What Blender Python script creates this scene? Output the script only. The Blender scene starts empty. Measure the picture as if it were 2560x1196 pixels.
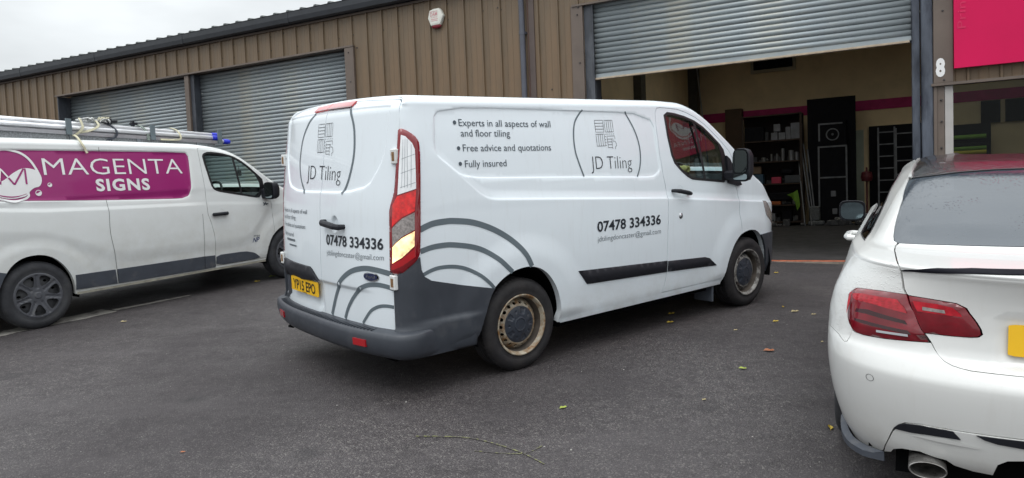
import bpy, math, random
import numpy as np
from mathutils import Vector, Matrix
from mathutils.geometry import delaunay_2d_cdt

random.seed(7)
np.random.seed(7)
C = bpy.context.scene.collection
SC = bpy.context.scene
H0 = 1.6192085          # eye height above the tarmac at the photographer's feet
GX, GY = -0.0019202, 0.0665456   # fall of the yard: it rises towards the units


def gz(x, y):
    return GX * x + GY * y


# ------------------------------------------------------------------ camera
cam = bpy.data.cameras.new('camera')
cam.lens = 1817.951 / 2560 * 36
cam.sensor_width = 36
cam.clip_start = 0.05
cam.clip_end = 900
camo = bpy.data.objects.new('camera', cam)
C.objects.link(camo)
CR = Matrix(((0.9992235800, 0.0393984411, 0.0), (-0.0020998512, 0.0532564435, -0.9985786608), (-0.0393424426, 0.9978033444, 0.0532978250)))
camo.matrix_world = Matrix.Translation((0, 0, H0)) @ CR.to_4x4()
SC.camera = camo

# ------------------------------------------------------------------ overcast sky
SUN_EL, SUN_AZ = math.radians(58), math.radians(200)
w = bpy.data.worlds.new('World')
SC.world = w
w.use_nodes = True
nt = w.node_tree
nt.nodes.clear()
N = nt.nodes.new
out = N('ShaderNodeOutputWorld')
bg = N('ShaderNodeBackground')
bg.inputs['Strength'].default_value = 0.15
sky = N('ShaderNodeTexSky')
sky.sky_type = 'NISHITA'
sky.sun_disc = False
sky.sun_elevation = SUN_EL
sky.sun_rotation = SUN_AZ
sky.air_density = 1.0
sky.dust_density = 2.0
tc = N('ShaderNodeTexCoord')
sep = N('ShaderNodeSeparateXYZ')
nt.links.new(tc.outputs['Generated'], sep.inputs[0])
ramp = N('ShaderNodeMapRange')      # cloud layer: brighter overhead than at the horizon
ramp.inputs['From Min'].default_value = 0.12
ramp.inputs['From Max'].default_value = 1.0
ramp.inputs['To Min'].default_value = 5.0
ramp.inputs['To Max'].default_value = 17.5
nt.links.new(sep.outputs['Z'], ramp.inputs['Value'])
mp = N('ShaderNodeMapping')
mp.inputs['Scale'].default_value = (1.6, 1.6, 4.5)
mp.inputs['Location'].default_value = (0.3, 1.7, 0.4)
nt.links.new(tc.outputs['Generated'], mp.inputs[0])
cn = N('ShaderNodeTexNoise')
cn.inputs['Scale'].default_value = 1.7
cn.inputs['Detail'].default_value = 5
cn.inputs['Roughness'].default_value = 0.52
nt.links.new(mp.outputs[0], cn.inputs['Vector'])
cr = N('ShaderNodeMapRange')
cr.inputs['From Min'].default_value = 0.3
cr.inputs['From Max'].default_value = 0.7
cr.inputs['To Min'].default_value = 0.80
cr.inputs['To Max'].default_value = 1.14
nt.links.new(cn.outputs['Fac'], cr.inputs['Value'])
mul = N('ShaderNodeMath')
mul.operation = 'MULTIPLY'
nt.links.new(ramp.outputs[0], mul.inputs[0])
nt.links.new(cr.outputs[0], mul.inputs[1])
tint = N('ShaderNodeVectorMath')
tint.operation = 'SCALE'
tint.inputs[0].default_value = (0.945, 0.985, 1.0)
nt.links.new(mul.outputs[0], tint.inputs['Scale'])
mix = N('ShaderNodeMix')
mix.data_type = 'RGBA'
mix.inputs['Factor'].default_value = 0.93
nt.links.new(sky.outputs[0], mix.inputs[6])
nt.links.new(tint.outputs[0], mix.inputs[7])
nt.links.new(mix.outputs[2], bg.inputs['Color'])
nt.links.new(bg.outputs[0], out.inputs['Surface'])

sun = bpy.data.lights.new('sun', 'SUN')
sun.energy = 0.8
sun.angle = math.radians(35)
sun.color = (1.0, 0.97, 0.93)
suno = bpy.data.objects.new('sun', sun)
C.objects.link(suno)
# rotation such that light comes from azimuth SUN_AZ (clockwise from +Y) at SUN_EL
sd = Vector((math.sin(SUN_AZ) * math.cos(SUN_EL), math.cos(SUN_AZ) * math.cos(SUN_EL), math.sin(SUN_EL)))
suno.rotation_euler = sd.to_track_quat('Z', 'Y').to_euler()

SC.view_settings.view_transform = 'Standard'
SC.view_settings.look = 'None'
SC.view_settings.exposure = 0.0
SC.view_settings.gamma = 1
SC.view_settings.use_curve_mapping = False
SC.render.engine = 'CYCLES'
SC.cycles.max_bounces = 8
SC.cycles.transparent_max_bounces = 12
SC.cycles.caustics_reflective = False
SC.cycles.caustics_refractive = False
SC.cycles.sample_clamp_indirect = 6


# ------------------------------------------------------------------ materials
def _nodes(name):
    m = bpy.data.materials.new(name)
    m.use_nodes = True
    nt = m.node_tree
    return m, nt, nt.nodes, nt.links, nt.nodes['Principled BSDF']


def noise(nd, lk, co, scale, detail=4, rough=.55, dist=0):
    n = nd.new('ShaderNodeTexNoise')
    n.inputs['Scale'].default_value = scale
    n.inputs['Detail'].default_value = detail
    n.inputs['Roughness'].default_value = rough
    n.inputs['Distortion'].default_value = dist
    lk.new(co, n.inputs['Vector'])
    return n.outputs['Fac']


def rampf(nd, lk, v, a, b, c=0., d=1.):
    n = nd.new('ShaderNodeMapRange')
    for k, x in zip(('From Min', 'From Max', 'To Min', 'To Max'), (a, b, c, d)):
        n.inputs[k].default_value = x
    lk.new(v, n.inputs['Value'])
    return n.outputs[0]


def mixc(nd, lk, f, a, b):
    n = nd.new('ShaderNodeMix')
    n.data_type = 'RGBA'
    for i, x in ((0, f), (6, a), (7, b)):
        if isinstance(x, (int, float)):
            n.inputs[i].default_value = x
        elif isinstance(x, tuple):
            n.inputs[i].default_value = (*x, 1) if len(x) == 3 else x
        else:
            lk.new(x, n.inputs[i])
    return n.outputs[2]


def mth(nd, lk, op, a, b=0.):
    n = nd.new('ShaderNodeMath')
    n.operation = op
    for i, x in enumerate((a, b)):
        if isinstance(x, (int, float)):
            n.inputs[i].default_value = x
        else:
            lk.new(x, n.inputs[i])
    return n.outputs[0]


def mat(name, col, rough=.5, metal=0., coat=0., var=.08, vs=6., bump=0., bs=60., dirt=None, ds=9., damt=(.55, .75),
        stretch=None, emit=None, es=0., spec=.5):
    """general surface: base colour with broad variation, optional second colour in patches, fine relief"""
    m, nt, nd, lk, b = _nodes(name)
    tc = nd.new('ShaderNodeTexCoord')
    co = tc.outputs['Object']
    if stretch:
        mp = nd.new('ShaderNodeMapping')
        mp.inputs['Scale'].default_value = stretch
        lk.new(co, mp.inputs[0])
        co = mp.outputs[0]
    n1 = noise(nd, lk, co, vs, 5)
    lo = tuple(max(0, c * (1 - var)) for c in col)
    hi = tuple(min(1, c * (1 + var)) for c in col)
    c = mixc(nd, lk, rampf(nd, lk, n1, .3, .7), lo, hi)
    if dirt:
        n2 = noise(nd, lk, co, ds, 8, .65)
        c = mixc(nd, lk, rampf(nd, lk, n2, damt[0], damt[1]), c, dirt)
    lk.new(c, b.inputs['Base Color'])
    b.inputs['Metallic'].default_value = metal
    b.inputs['Specular IOR Level'].default_value = spec
    r = rampf(nd, lk, noise(nd, lk, co, vs * 3, 4), .3, .7, max(0, rough - .06), min(1, rough + .06))
    lk.new(r, b.inputs['Roughness'])
    b.inputs['Coat Weight'].default_value = coat
    b.inputs['Coat Roughness'].default_value = .04
    if bump:
        bp = nd.new('ShaderNodeBump')
        bp.inputs['Strength'].default_value = bump
        bp.inputs['Distance'].default_value = .01
        lk.new(noise(nd, lk, co, bs, 5, .6), bp.inputs['Height'])
        lk.new(bp.outputs[0], b.inputs['Normal'])
    if emit:
        b.inputs['Emission Color'].default_value = (*emit, 1)
        lk.new(rampf(nd, lk, noise(nd, lk, co, vs * .8, 3, .7), .38, .66, es * .15, es * 2.1), b.inputs['Emission Strength'])
    return m


def paint(name, col, dirtcol, zlo=.3, zhi=.95, amt=.35, drops=0., coat=.55, rough=.32):
    """car paint: clear coat, faint waviness, road film thickest low down, in blotches"""
    m, nt, nd, lk, b = _nodes(name)
    tc = nd.new('ShaderNodeTexCoord')
    co = tc.outputs['Object']
    sp = nd.new('ShaderNodeSeparateXYZ')
    lk.new(co, sp.inputs[0])
    low = rampf(nd, lk, sp.outputs['Z'], zhi, zlo)
    n2 = rampf(nd, lk, noise(nd, lk, co, 5, 8, .7), .35, .75)
    f = mth(nd, lk, 'MULTIPLY', mth(nd, lk, 'MULTIPLY', low, n2), amt)
    mp = nd.new('ShaderNodeMapping')
    mp.inputs['Scale'].default_value = (7, 7, .8)
    lk.new(co, mp.inputs[0])
    st = rampf(nd, lk, noise(nd, lk, mp.outputs[0], 4, 5, .6), .55, .8, 0, .10)
    f2 = mth(nd, lk, 'MAXIMUM', f, st)
    c = mixc(nd, lk, f2, col, dirtcol)
    if drops:
        vo = nd.new('ShaderNodeTexVoronoi')
        vo.inputs['Scale'].default_value = 110
        lk.new(co, vo.inputs['Vector'])
        d = rampf(nd, lk, vo.outputs['Distance'], .16, .34, 1, 0)
        pat = rampf(nd, lk, noise(nd, lk, co, 3.2, 3), .42, .62)
        d = mth(nd, lk, 'MULTIPLY', d, pat)
        bp = nd.new('ShaderNodeBump')
        bp.inputs['Strength'].default_value = drops
        bp.inputs['Distance'].default_value = .004
        lk.new(d, bp.inputs['Height'])
        lk.new(bp.outputs[0], b.inputs['Normal'])
        lk.new(bp.outputs[0], b.inputs['Coat Normal'])
    lk.new(c, b.inputs['Base Color'])
    lk.new(rampf(nd, lk, f2, 0, .6, rough, .6), b.inputs['Roughness'])
    b.inputs['Coat Weight'].default_value = coat
    b.inputs['Coat Roughness'].default_value = .03
    return m


def glass(name, tint=(.35, .42, .42), ior=1.6, rough=.0, wet=0., body=None):
    m = bpy.data.materials.new(name)
    m.use_nodes = True
    nt = m.node_tree
    nd, lk = nt.nodes, nt.links
    nd.clear()
    o = nd.new('ShaderNodeOutputMaterial')
    t = nd.new('ShaderNodeBsdfTransparent')
    t.inputs[0].default_value = (*tint, 1)
    g = nd.new('ShaderNodeBsdfGlossy')
    g.inputs['Roughness'].default_value = rough
    fr = nd.new('ShaderNodeFresnel')
    ge = nd.new('ShaderNodeNewGeometry')      # a pane has two faces: same reflection from inside and out
    lk.new(rampf(nd, lk, ge.outputs['Backfacing'], 0, 1, ior, 1 / ior), fr.inputs['IOR'])
    mx = nd.new('ShaderNodeMixShader')
    base = t.outputs[0]
    if body:
        df = nd.new('ShaderNodeBsdfDiffuse')
        df.inputs[0].default_value = (*body[:3], 1)
        m2 = nd.new('ShaderNodeMixShader')
        m2.inputs[0].default_value = body[3]
        lk.new(t.outputs[0], m2.inputs[1])
        lk.new(df.outputs[0], m2.inputs[2])
        base = m2.outputs[0]
    if wet:
        tc = nd.new('ShaderNodeTexCoord')
        mp = nd.new('ShaderNodeMapping')
        mp.inputs['Scale'].default_value = (1, 1, .6)
        lk.new(tc.outputs['Object'], mp.inputs[0])
        a = noise(nd, lk, mp.outputs[0], 38, 4, .6, 1.5)
        vo = nd.new('ShaderNodeTexVoronoi')
        vo.inputs['Scale'].default_value = 75
        lk.new(tc.outputs['Object'], vo.inputs['Vector'])
        d = rampf(nd, lk, vo.outputs['Distance'], .1, .3, 1, 0)
        pat = rampf(nd, lk, noise(nd, lk, tc.outputs['Object'], 6, 3), .5, .6)
        h = mth(nd, lk, 'ADD', mth(nd, lk, 'MULTIPLY', a, .35), mth(nd, lk, 'MULTIPLY', d, pat))
        bp = nd.new('ShaderNodeBump')
        bp.inputs['Strength'].default_value = wet
        bp.inputs['Distance'].default_value = .004
        lk.new(h, bp.inputs['Height'])
        lk.new(bp.outputs[0], g.inputs['Normal'])
        lk.new(bp.outputs[0], fr.inputs['Normal'])
    lk.new(fr.outputs[0], mx.inputs[0])
    lk.new(base, mx.inputs[1])
    lk.new(g.outputs[0], mx.inputs[2])
    lk.new(mx.outputs[0], o.inputs[0])
    return m


def asphalt():
    m, nt, nd, lk, b = _nodes('tarmac')
    tc = nd.new('ShaderNodeTexCoord')
    co = tc.outputs['Object']
    fine = noise(nd, lk, co, 140, 4, .8)
    vo = nd.new('ShaderNodeTexVoronoi')
    vo.inputs['Scale'].default_value = 122
    lk.new(co, vo.inputs['Vector'])
    cell = nd.new('ShaderNodeSeparateColor')
    lk.new(vo.outputs['Color'], cell.inputs[0])
    chips = rampf(nd, lk, cell.outputs[0], .80, .95)
    big = noise(nd, lk, co, .55, 5, .6)
    mid = noise(nd, lk, co, 3.2, 5, .65)
    c = mixc(nd, lk, rampf(nd, lk, fine, .38, .64), (.0120, .0104, .0114), (.128, .112, .115))
    c = mixc(nd, lk, mth(nd, lk, 'MULTIPLY', chips, .62), c, (.27, .255, .235))
    c = mixc(nd, lk, rampf(nd, lk, big, .36, .60, 0, .62), c, (.027, .022, .025))
    c = mixc(nd, lk, rampf(nd, lk, mid, .55, .75, 0, .25), c, (.10, .091, .094))
    blot = noise(nd, lk, co, 14, 5, .7)
    c = mixc(nd, lk, rampf(nd, lk, blot, .48, .62, 0, .5), c, (.022, .018, .020))
    swp = nd.new('ShaderNodeMapping')
    swp.inputs['Rotation'].default_value = (0, 0, .75)
    swp.inputs['Scale'].default_value = (.35, 2.2, 1)
    lk.new(co, swp.inputs[0])
    c = mixc(nd, lk, rampf(nd, lk, noise(nd, lk, swp.outputs[0], 1.1, 4, .6), .48, .68, 0, .35), c, (.082, .073, .076))
    # oil spots
    vo2 = nd.new('ShaderNodeTexVoronoi')
    vo2.inputs['Scale'].default_value = 1.3
    lk.new(co, vo2.inputs['Vector'])
    oil = mth(nd, lk, 'MULTIPLY', rampf(nd, lk, vo2.outputs['Distance'], .05, .16, 1, 0), .5)
    c = mixc(nd, lk, oil, c, (.02, .018, .02))
    lk.new(c, b.inputs['Base Color'])
    lk.new(rampf(nd, lk, big, .35, .65, .42, .80), b.inputs['Roughness'])
    hh = mth(nd, lk, 'ADD', mth(nd, lk, 'MULTIPLY', fine, 1.0), mth(nd, lk, 'MULTIPLY', vo.outputs['Distance'], -.8))
    bp = nd.new('ShaderNodeBump')
    bp.inputs['Strength'].default_value = .9
    bp.inputs['Distance'].default_value = .006
    lk.new(hh, bp.inputs['Height'])
    bp2 = nd.new('ShaderNodeBump')
    bp2.inputs['Strength'].default_value = .5
    bp2.inputs['Distance'].default_value = .02
    lk.new(mid, bp2.inputs['Height'])
    lk.new(bp.outputs[0], bp2.inputs['Normal'])
    lk.new(bp2.outputs[0], b.inputs['Normal'])
    return m


# ------------------------------------------------------------------ geometry helpers
def link(name, me, m=None, parent=None, smooth=False):
    o = bpy.data.objects.new(name, me)
    C.objects.link(o)
    if m is not None and not me.materials:
        me.materials.append(m)
    if parent is not None:
        o.parent = parent
    if smooth:
        for p in me.polygons:
            p.use_smooth = True
    return o


def mesh(name, V, F, m=None, parent=None, smooth=False, kind=None):
    me = bpy.data.meshes.new(name)
    me.from_pydata([tuple(map(float, v)) for v in V], [], [tuple(map(int, f)) for f in F])
    me.update()
    o = link(name, me, m, parent, smooth)
    if kind:
        o['kind'] = kind
    return o


class MB:
    """collects simple solids and links them as one mesh"""
    def __init__(s):
        s.V, s.F = [], []

    def add(s, V, F):
        k = len(s.V)
        s.V += [tuple(v) for v in V]
        s.F += [tuple(i + k for i in f) for f in F]
        return s

    def box(s, x0, x1, y0, y1, z0, z1, bev=0.):
        if bev <= 0:
            V = [(x, y, z) for x in (x0, x1) for y in (y0, y1) for z in (z0, z1)]
            F = [(0, 1, 3, 2), (4, 6, 7, 5), (0, 4, 5, 1), (2, 3, 7, 6), (0, 2, 6, 4), (1, 5, 7, 3)]
            return s.add(V, F)
        b = min(bev, (x1 - x0) / 2.01, (y1 - y0) / 2.01, (z1 - z0) / 2.01)
        V = []
        for z, e in ((z0, b), (z0 + b, 0), (z1 - b, 0), (z1, b)):
            for x, y in ((x0 + e, y0 + b), (x0 + b, y0 + e), (x1 - b, y0 + e), (x1 - e, y0 + b),
                         (x1 - e, y1 - b), (x1 - b, y1 - e), (x0 + b, y1 - e), (x0 + e, y1 - b)):
                V.append((x, y, z))
        F = [tuple(range(7, -1, -1)), tuple(range(24, 32))]
        for r in range(3):
            for i in range(8):
                j = (i + 1) % 8
                F.append((r * 8 + i, r * 8 + j, r * 8 + 8 + j, r * 8 + 8 + i))
        return s.add(V, F)

    def tube(s, pts, r, n=8, closed=False, caps=True, flat=1.):
        pts = [Vector(p) for p in pts]
        rs = r if isinstance(r, (list, tuple)) else [r] * len(pts)
        V, F = [], []
        up = None
        for i, p in enumerate(pts):
            a = pts[max(0, i - 1)] if not closed else pts[i - 1]
            b = pts[min(len(pts) - 1, i + 1)] if not closed else pts[(i + 1) % len(pts)]
            t = (b - a).normalized()
            if up is None:
                up = Vector((0, 0, 1)) if abs(t.z) < .9 else Vector((1, 0, 0))
            u = (up - t * up.dot(t)).normalized()
            v = t.cross(u)
            up = u
            for k in range(n):
                an = 2 * math.pi * k / n
                V.append(p + u * (math.cos(an) * rs[i] * flat) + v * (math.sin(an) * rs[i]))
        m = len(pts)
        for i in range(m if closed else m - 1):
            for k in range(n):
                a, b2 = i * n + k, i * n + (k + 1) % n
                c, d = ((i + 1) % m) * n + (k + 1) % n, ((i + 1) % m) * n + k
                F.append((a, b2, c, d))
        if caps and not closed:
            F.append(tuple(range(n - 1, -1, -1)))
            F.append(tuple((m - 1) * n + k for k in range(n)))
        return s.add(V, F)

    def prism(s, poly, lo, hi, axis=1):
        """extrude a 2D polygon along an axis (0 x,1 y,2 z)"""
        n = len(poly)

        def p3(a, b, c):
            return {0: (c, a, b), 1: (a, c, b), 2: (a, b, c)}[axis]
        V = [p3(a, b, lo) for a, b in poly] + [p3(a, b, hi) for a, b in poly]
        F = [tuple(range(n)), tuple(range(2 * n - 1, n - 1, -1))]
        for i in range(n):
            j = (i + 1) % n
            F.append((i, i + n, j + n, j))
        return s.add(V, F)

    def build(s, name, m=None, parent=None, smooth=False, kind=None):
        return mesh(name, s.V, s.F, m, parent, smooth, kind)


def lathe(prof, n=48, axis='y', center=(0, 0, 0), sgn=1):
    """profile (radius, depth) turned about an axis; depth grows outwards = -y times sgn"""
    V, F = [], []
    for r, d in prof:
        for k in range(n):
            a = 2 * math.pi * k / n
            if axis == 'y':
                V.append((center[0] + r * math.cos(a), center[1] - sgn * d, center[2] + r * math.sin(a)))
            elif axis == 'z':
                V.append((center[0] + r * math.cos(a), center[1] + r * math.sin(a), center[2] + d))
            else:
                V.append((center[0] + d, center[1] + r * math.cos(a), center[2] + r * math.sin(a)))
    for i in range(len(prof) - 1):
        for k in range(n):
            F.append((i * n + k, i * n + (k + 1) % n, (i + 1) * n + (k + 1) % n, (i + 1) * n + k))
    return V, F


def empty(name, M, label=None, cat=None, group=None):
    o = bpy.data.objects.new(name, None)
    o.empty_display_size = .2
    C.objects.link(o)
    o.matrix_world = M
    tag(o, label, cat, group)
    return o


def tag(o, label=None, cat=None, group=None, kind=None):
    if label:
        o['label'] = label
    if cat:
        o['category'] = cat
    if group:
        o['group'] = group
    if kind:
        o['kind'] = kind
    return o


def pip(poly, P):
    poly = np.asarray(poly, float)
    x, y = P[:, 0], P[:, 1]
    ins = np.zeros(len(P), bool)
    n = len(poly)
    for i in range(n):
        x1, y1 = poly[i]
        x2, y2 = poly[(i + 1) % n]
        if y1 == y2:
            continue
        c = (y1 > y) != (y2 > y)
        ins ^= c & (x < (x2 - x1) * (y - y1) / (y2 - y1) + x1)
    return ins


def pdist(poly, P, closed=True):
    poly = np.asarray(poly, float)
    best = np.full(len(P), 1e9)
    n = len(poly)
    for i in range(n if closed else n - 1):
        a = poly[i]
        b = poly[(i + 1) % n]
        ab = b - a
        L = ab @ ab + 1e-12
        t = np.clip(((P - a) @ ab) / L, 0, 1)
        d = np.hypot(*(P - a - t[:, None] * ab).T)
        best = np.minimum(best, d)
    return best


def resample(poly, step, closed=True):
    out = []
    n = len(poly)
    for i in range(n if closed else n - 1):
        a = np.array(poly[i], float)
        b = np.array(poly[(i + 1) % n], float)
        k = max(1, int(math.ceil(np.hypot(*(b - a)) / step)))
        for j in range(k):
            out.append(tuple(a + (b - a) * j / k))
    if not closed:
        out.append(tuple(map(float, poly[-1])))
    return out


def rnd(poly, it=2, closed=True, q=.25):
    """corner cutting"""
    for _ in range(it):
        o = []
        n = len(poly)
        rng = range(n) if closed else range(n - 1)
        if not closed:
            o.append(tuple(poly[0]))
        for i in rng:
            a = np.array(poly[i], float)
            b = np.array(poly[(i + 1) % n], float)
            o.append(tuple(a + (b - a) * q))
            o.append(tuple(a + (b - a) * (1 - q)))
        if not closed:
            o.append(tuple(poly[-1]))
        poly = o
    return poly


def inset(poly, d):
    """move a polygon's outline inwards by d (either winding)"""
    P = np.array(poly, float)
    n = len(P)
    area = sum(P[i, 0] * P[(i + 1) % n, 1] - P[(i + 1) % n, 0] * P[i, 1] for i in range(n))
    s = 1 if area > 0 else -1
    out = []
    for i in range(n):
        e1 = P[i] - P[i - 1]
        e2 = P[(i + 1) % n] - P[i]
        n1 = np.array([-e1[1], e1[0]]) / (np.hypot(*e1) + 1e-9)
        n2 = np.array([-e2[1], e2[0]]) / (np.hypot(*e2) + 1e-9)
        m = n1 + n2
        m /= (np.hypot(*m) + 1e-9)
        k = 1 / max(.5, m @ n1)
        out.append(tuple(P[i] + m * d * s * k))
    return out


def cdt(outline, holes=(), step=.04, aspect=(1, 1), extra=()):
    A = np.array(aspect, float)
    loops = [resample(outline, step)] + [resample(h, step) for h in holes]
    V, E = [], []
    for L in loops:
        k = len(V)
        V += [tuple(p) for p in L]
        E += [(k + i, k + (i + 1) % len(L)) for i in range(len(L))]
    o = np.array(outline, float)
    lo, hi = o.min(0), o.max(0)
    gx = np.arange(lo[0] + step * .5, hi[0], step * A[0])
    gy = np.arange(lo[1] + step * .5, hi[1], step * A[1])
    if len(gx) and len(gy):
        G = np.stack(np.meshgrid(gx, gy), -1).reshape(-1, 2)
        k = pip(outline, G) & (pdist(loops[0], G) > step * .45)
        for h in holes:
            k &= ~pip(h, G)
            k &= pdist(h, G) > step * .45
        G = G[k]
        ex = []
        bl, bh = lo - step, hi + step
        for L in extra:
            q = np.array(resample([tuple(p) for p in L], step * .7, False))
            q = q[((q > bl) & (q < bh)).all(1)]
            if len(q):
                ex.append(q)
        if ex:
            X = np.concatenate(ex)
            k = pip(outline, X) & (pdist(loops[0], X) > step * .22)
            for h in holes:
                k &= ~pip(h, X)
                k &= pdist(h, X) > step * .22
            X = X[k]
            cell = {}
            keep = []
            for i, p in enumerate(X):
                c = (int(p[0] / (step * .12)), int(p[1] / (step * .12)))
                if c not in cell:
                    cell[c] = 1
                    keep.append(i)
            X = X[keep]
            if len(X) and len(G):
                near = np.zeros(len(G), bool)
                for i in range(0, len(G), 400):
                    dd = ((G[i:i + 400, None] - X[None]) ** 2).sum(-1).min(1)
                    near[i:i + 400] = dd < (step * .5) ** 2
                G = G[~near]
            V += [tuple(p) for p in X]
        V += [tuple(p) for p in G]
    r = delaunay_2d_cdt([Vector(p) for p in V], E, [], 0, 1e-6)
    P = np.array([tuple(v) for v in r[0]])
    F = np.array([(f[0], f[i], f[i + 1]) for f in r[2] for i in range(1, len(f) - 1)])
    cen = P[F].mean(1)
    k = pip(outline, cen)
    for h in holes:
        k &= ~pip(h, cen)
    F = F[k]
    used = np.unique(F)
    mp = -np.ones(len(P), int)
    mp[used] = np.arange(len(used))
    F = mp[F]
    P = P[used]
    a = P[F]
    ar = (a[:, 1, 0] - a[:, 0, 0]) * (a[:, 2, 1] - a[:, 0, 1]) - (a[:, 2, 0] - a[:, 0, 0]) * (a[:, 1, 1] - a[:, 0, 1])
    ok = np.abs(ar) > 1e-10
    F = F[ok]
    ar = ar[ok]
    F[ar < 0] = F[ar < 0][:, ::-1]
    return P, F


def normals(surf, P, sgn, e=.004):
    du = surf(P + [e, 0]) - surf(P - [e, 0])
    dv = surf(P + [0, e]) - surf(P - [0, e])
    n = np.cross(du, dv) * sgn
    return n / (np.linalg.norm(n, axis=1)[:, None] + 1e-12)


def skin(name, outline, surf, m, parent, sgn=1, holes=(), step=.04, flange=.02, off=0., aspect=(1, 1), dome=0., ne=.004, back=False, extra=()):
    """panel: a flat outline triangulated, laid on a curved surface, edges turned inwards"""
    P, F = cdt(outline, holes, step, aspect, extra)
    Nn = normals(surf, P, sgn, ne)
    V = surf(P) + Nn * off
    if dome:
        dd = np.clip(pdist(outline, P) / dome[1], 0, 1)
        V = V + Nn * (dome[0] * np.sqrt(1 - (1 - dd) ** 2))[:, None]
    if sgn < 0:
        F = F[:, ::-1]
    faces = [tuple(f) for f in F]
    cnt = {}
    for f in faces:
        for i in range(3):
            a, b = f[i], f[(i + 1) % 3]
            cnt[(a, b)] = 1
    bd = [(a, b) for (a, b) in cnt if (b, a) not in cnt]
    n0 = len(V)
    allV = [V]
    nq = 0
    if flange:
        ids = sorted({a for a, b in bd} | {b for a, b in bd})
        i1 = {a: n0 + i for i, a in enumerate(ids)}
        i2 = {a: n0 + len(ids) + i for i, a in enumerate(ids)}
        allV += [V[ids], V[ids] - Nn[ids] * flange]
        for a, b in bd:
            faces.append((i1[b], i1[a], i2[a], i2[b]))
            nq += 1
    V = np.concatenate(allV)
    me = bpy.data.meshes.new(name)
    me.from_pydata(V.tolist(), [], [tuple(map(int, f)) for f in faces])
    me.update()
    for p in me.polygons:
        p.use_smooth = True
    cn = []
    pn = None
    for p in me.polygons:
        if len(p.vertices) == 3 and p.index < len(F) and not dome:
            for v in p.vertices:
                cn.append(tuple(Nn[v]))
        elif len(p.vertices) == 3 and p.index < len(F):
            cn += [(0, 0, 0)] * 3
        else:
            cn += [tuple(p.normal)] * len(p.vertices)
    me.normals_split_custom_set(cn)
    return link(name, me, m, parent)


_cap = [None]


def text2d(s, bold=0., space=1.):
    cu = bpy.data.curves.new('txt', 'FONT')
    cu.body = s
    cu.size = 1
    cu.offset = bold
    cu.resolution_u = 3
    cu.space_character = space
    o = bpy.data.objects.new('txt', cu)
    C.objects.link(o)
    dg = bpy.context.evaluated_depsgraph_get()
    me = bpy.data.meshes.new_from_object(o.evaluated_get(dg))
    V = np.array([v.co[:2] for v in me.vertices])
    F = [tuple(p.vertices) for p in me.polygons]
    bpy.data.objects.remove(o)
    bpy.data.curves.remove(cu)
    bpy.data.meshes.remove(me)
    if _cap[0] is None:
        _cap[0] = 0
        v, _ = text2d('H')
        _cap[0] = v[:, 1].max()
    return V, F


def text_on(name, s, p0, p1, h, surf, m, parent, sgn=1, off=.002, bold=0., space=1., up=(0, 1)):
    """lettering laid on a surface: baseline from p0 to p1 in the surface's own coordinates, capitals h high"""
    V, F = text2d(s, bold, space)
    x0, x1 = V[:, 0].min(), V[:, 0].max()
    p0, p1 = np.array(p0, float), np.array(p1, float)
    a = ((V[:, 0] - x0) / (x1 - x0))[:, None]
    P = p0 + (p1 - p0) * a + np.array(up, float) * (V[:, 1] / _cap[0] * h)[:, None]
    W = surf(P) + normals(surf, P, sgn) * off
    if (p1 - p0)[0] * sgn < 0:
        F = [f[::-1] for f in F]
    return mesh(name, W, F, m, parent)


def strip_on(name, pts, width, surf, m, parent, sgn=1, off=.002, step=.02, closed=False, taper=None):
    """a band of constant width laid on a surface"""
    pts = resample(pts, step, closed)
    P = np.array(pts, float)
    n = len(P)
    T = np.zeros_like(P)
    for i in range(n):
        a = P[i - 1] if (closed or i > 0) else P[i]
        b = P[(i + 1) % n] if (closed or i < n - 1) else P[i]
        T[i] = (b - a) / (np.hypot(*(b - a)) + 1e-9)
    Nn = np.stack([-T[:, 1], T[:, 0]], 1)
    wd = np.full(n, width) if np.isscalar(width) else np.interp(np.linspace(0, 1, n), np.linspace(0, 1, len(width)), width)
    L, R = P + Nn * wd[:, None] / 2, P - Nn * wd[:, None] / 2
    allp = np.concatenate([L, R])
    W = surf(allp) + normals(surf, allp, sgn) * off
    F = []
    for i in range(n if closed else n - 1):
        j = (i + 1) % n
        f = (i, j, n + j, n + i)
        F.append(f if sgn < 0 else f[::-1])
    return mesh(name, W, F, m, parent, smooth=True)


def spline(pts, n=8, closed=False):
    P = [np.array(p, float) for p in pts]
    out = []
    m = len(P)
    for i in range(m if closed else m - 1):
        g = (lambda k: P[k % m]) if closed else (lambda k: P[min(max(k, 0), m - 1)])
        a, b, c, d = g(i - 1), g(i), g(i + 1), g(i + 2)
        for j in range(n):
            t = j / n
            out.append(tuple(.5 * ((2 * b) + (c - a) * t + (2 * a - 5 * b + 4 * c - d) * t * t + (-a + 3 * b - 3 * c + d) * t ** 3)))
    if not closed:
        out.append(tuple(P[-1]))
    return out


def sstep(x, a, b):
    t = np.clip((x - a) / (b - a), 0, 1)
    return t * t * (3 - 2 * t)


def frame(o, f, l, n, s=1.):
    M = Matrix.Identity(4)
    for i in range(3):
        M[i][0], M[i][1], M[i][2], M[i][3] = f[i] * s, l[i] * s, n[i] * s, o[i]
    M[2][3] += H0
    return M

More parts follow.
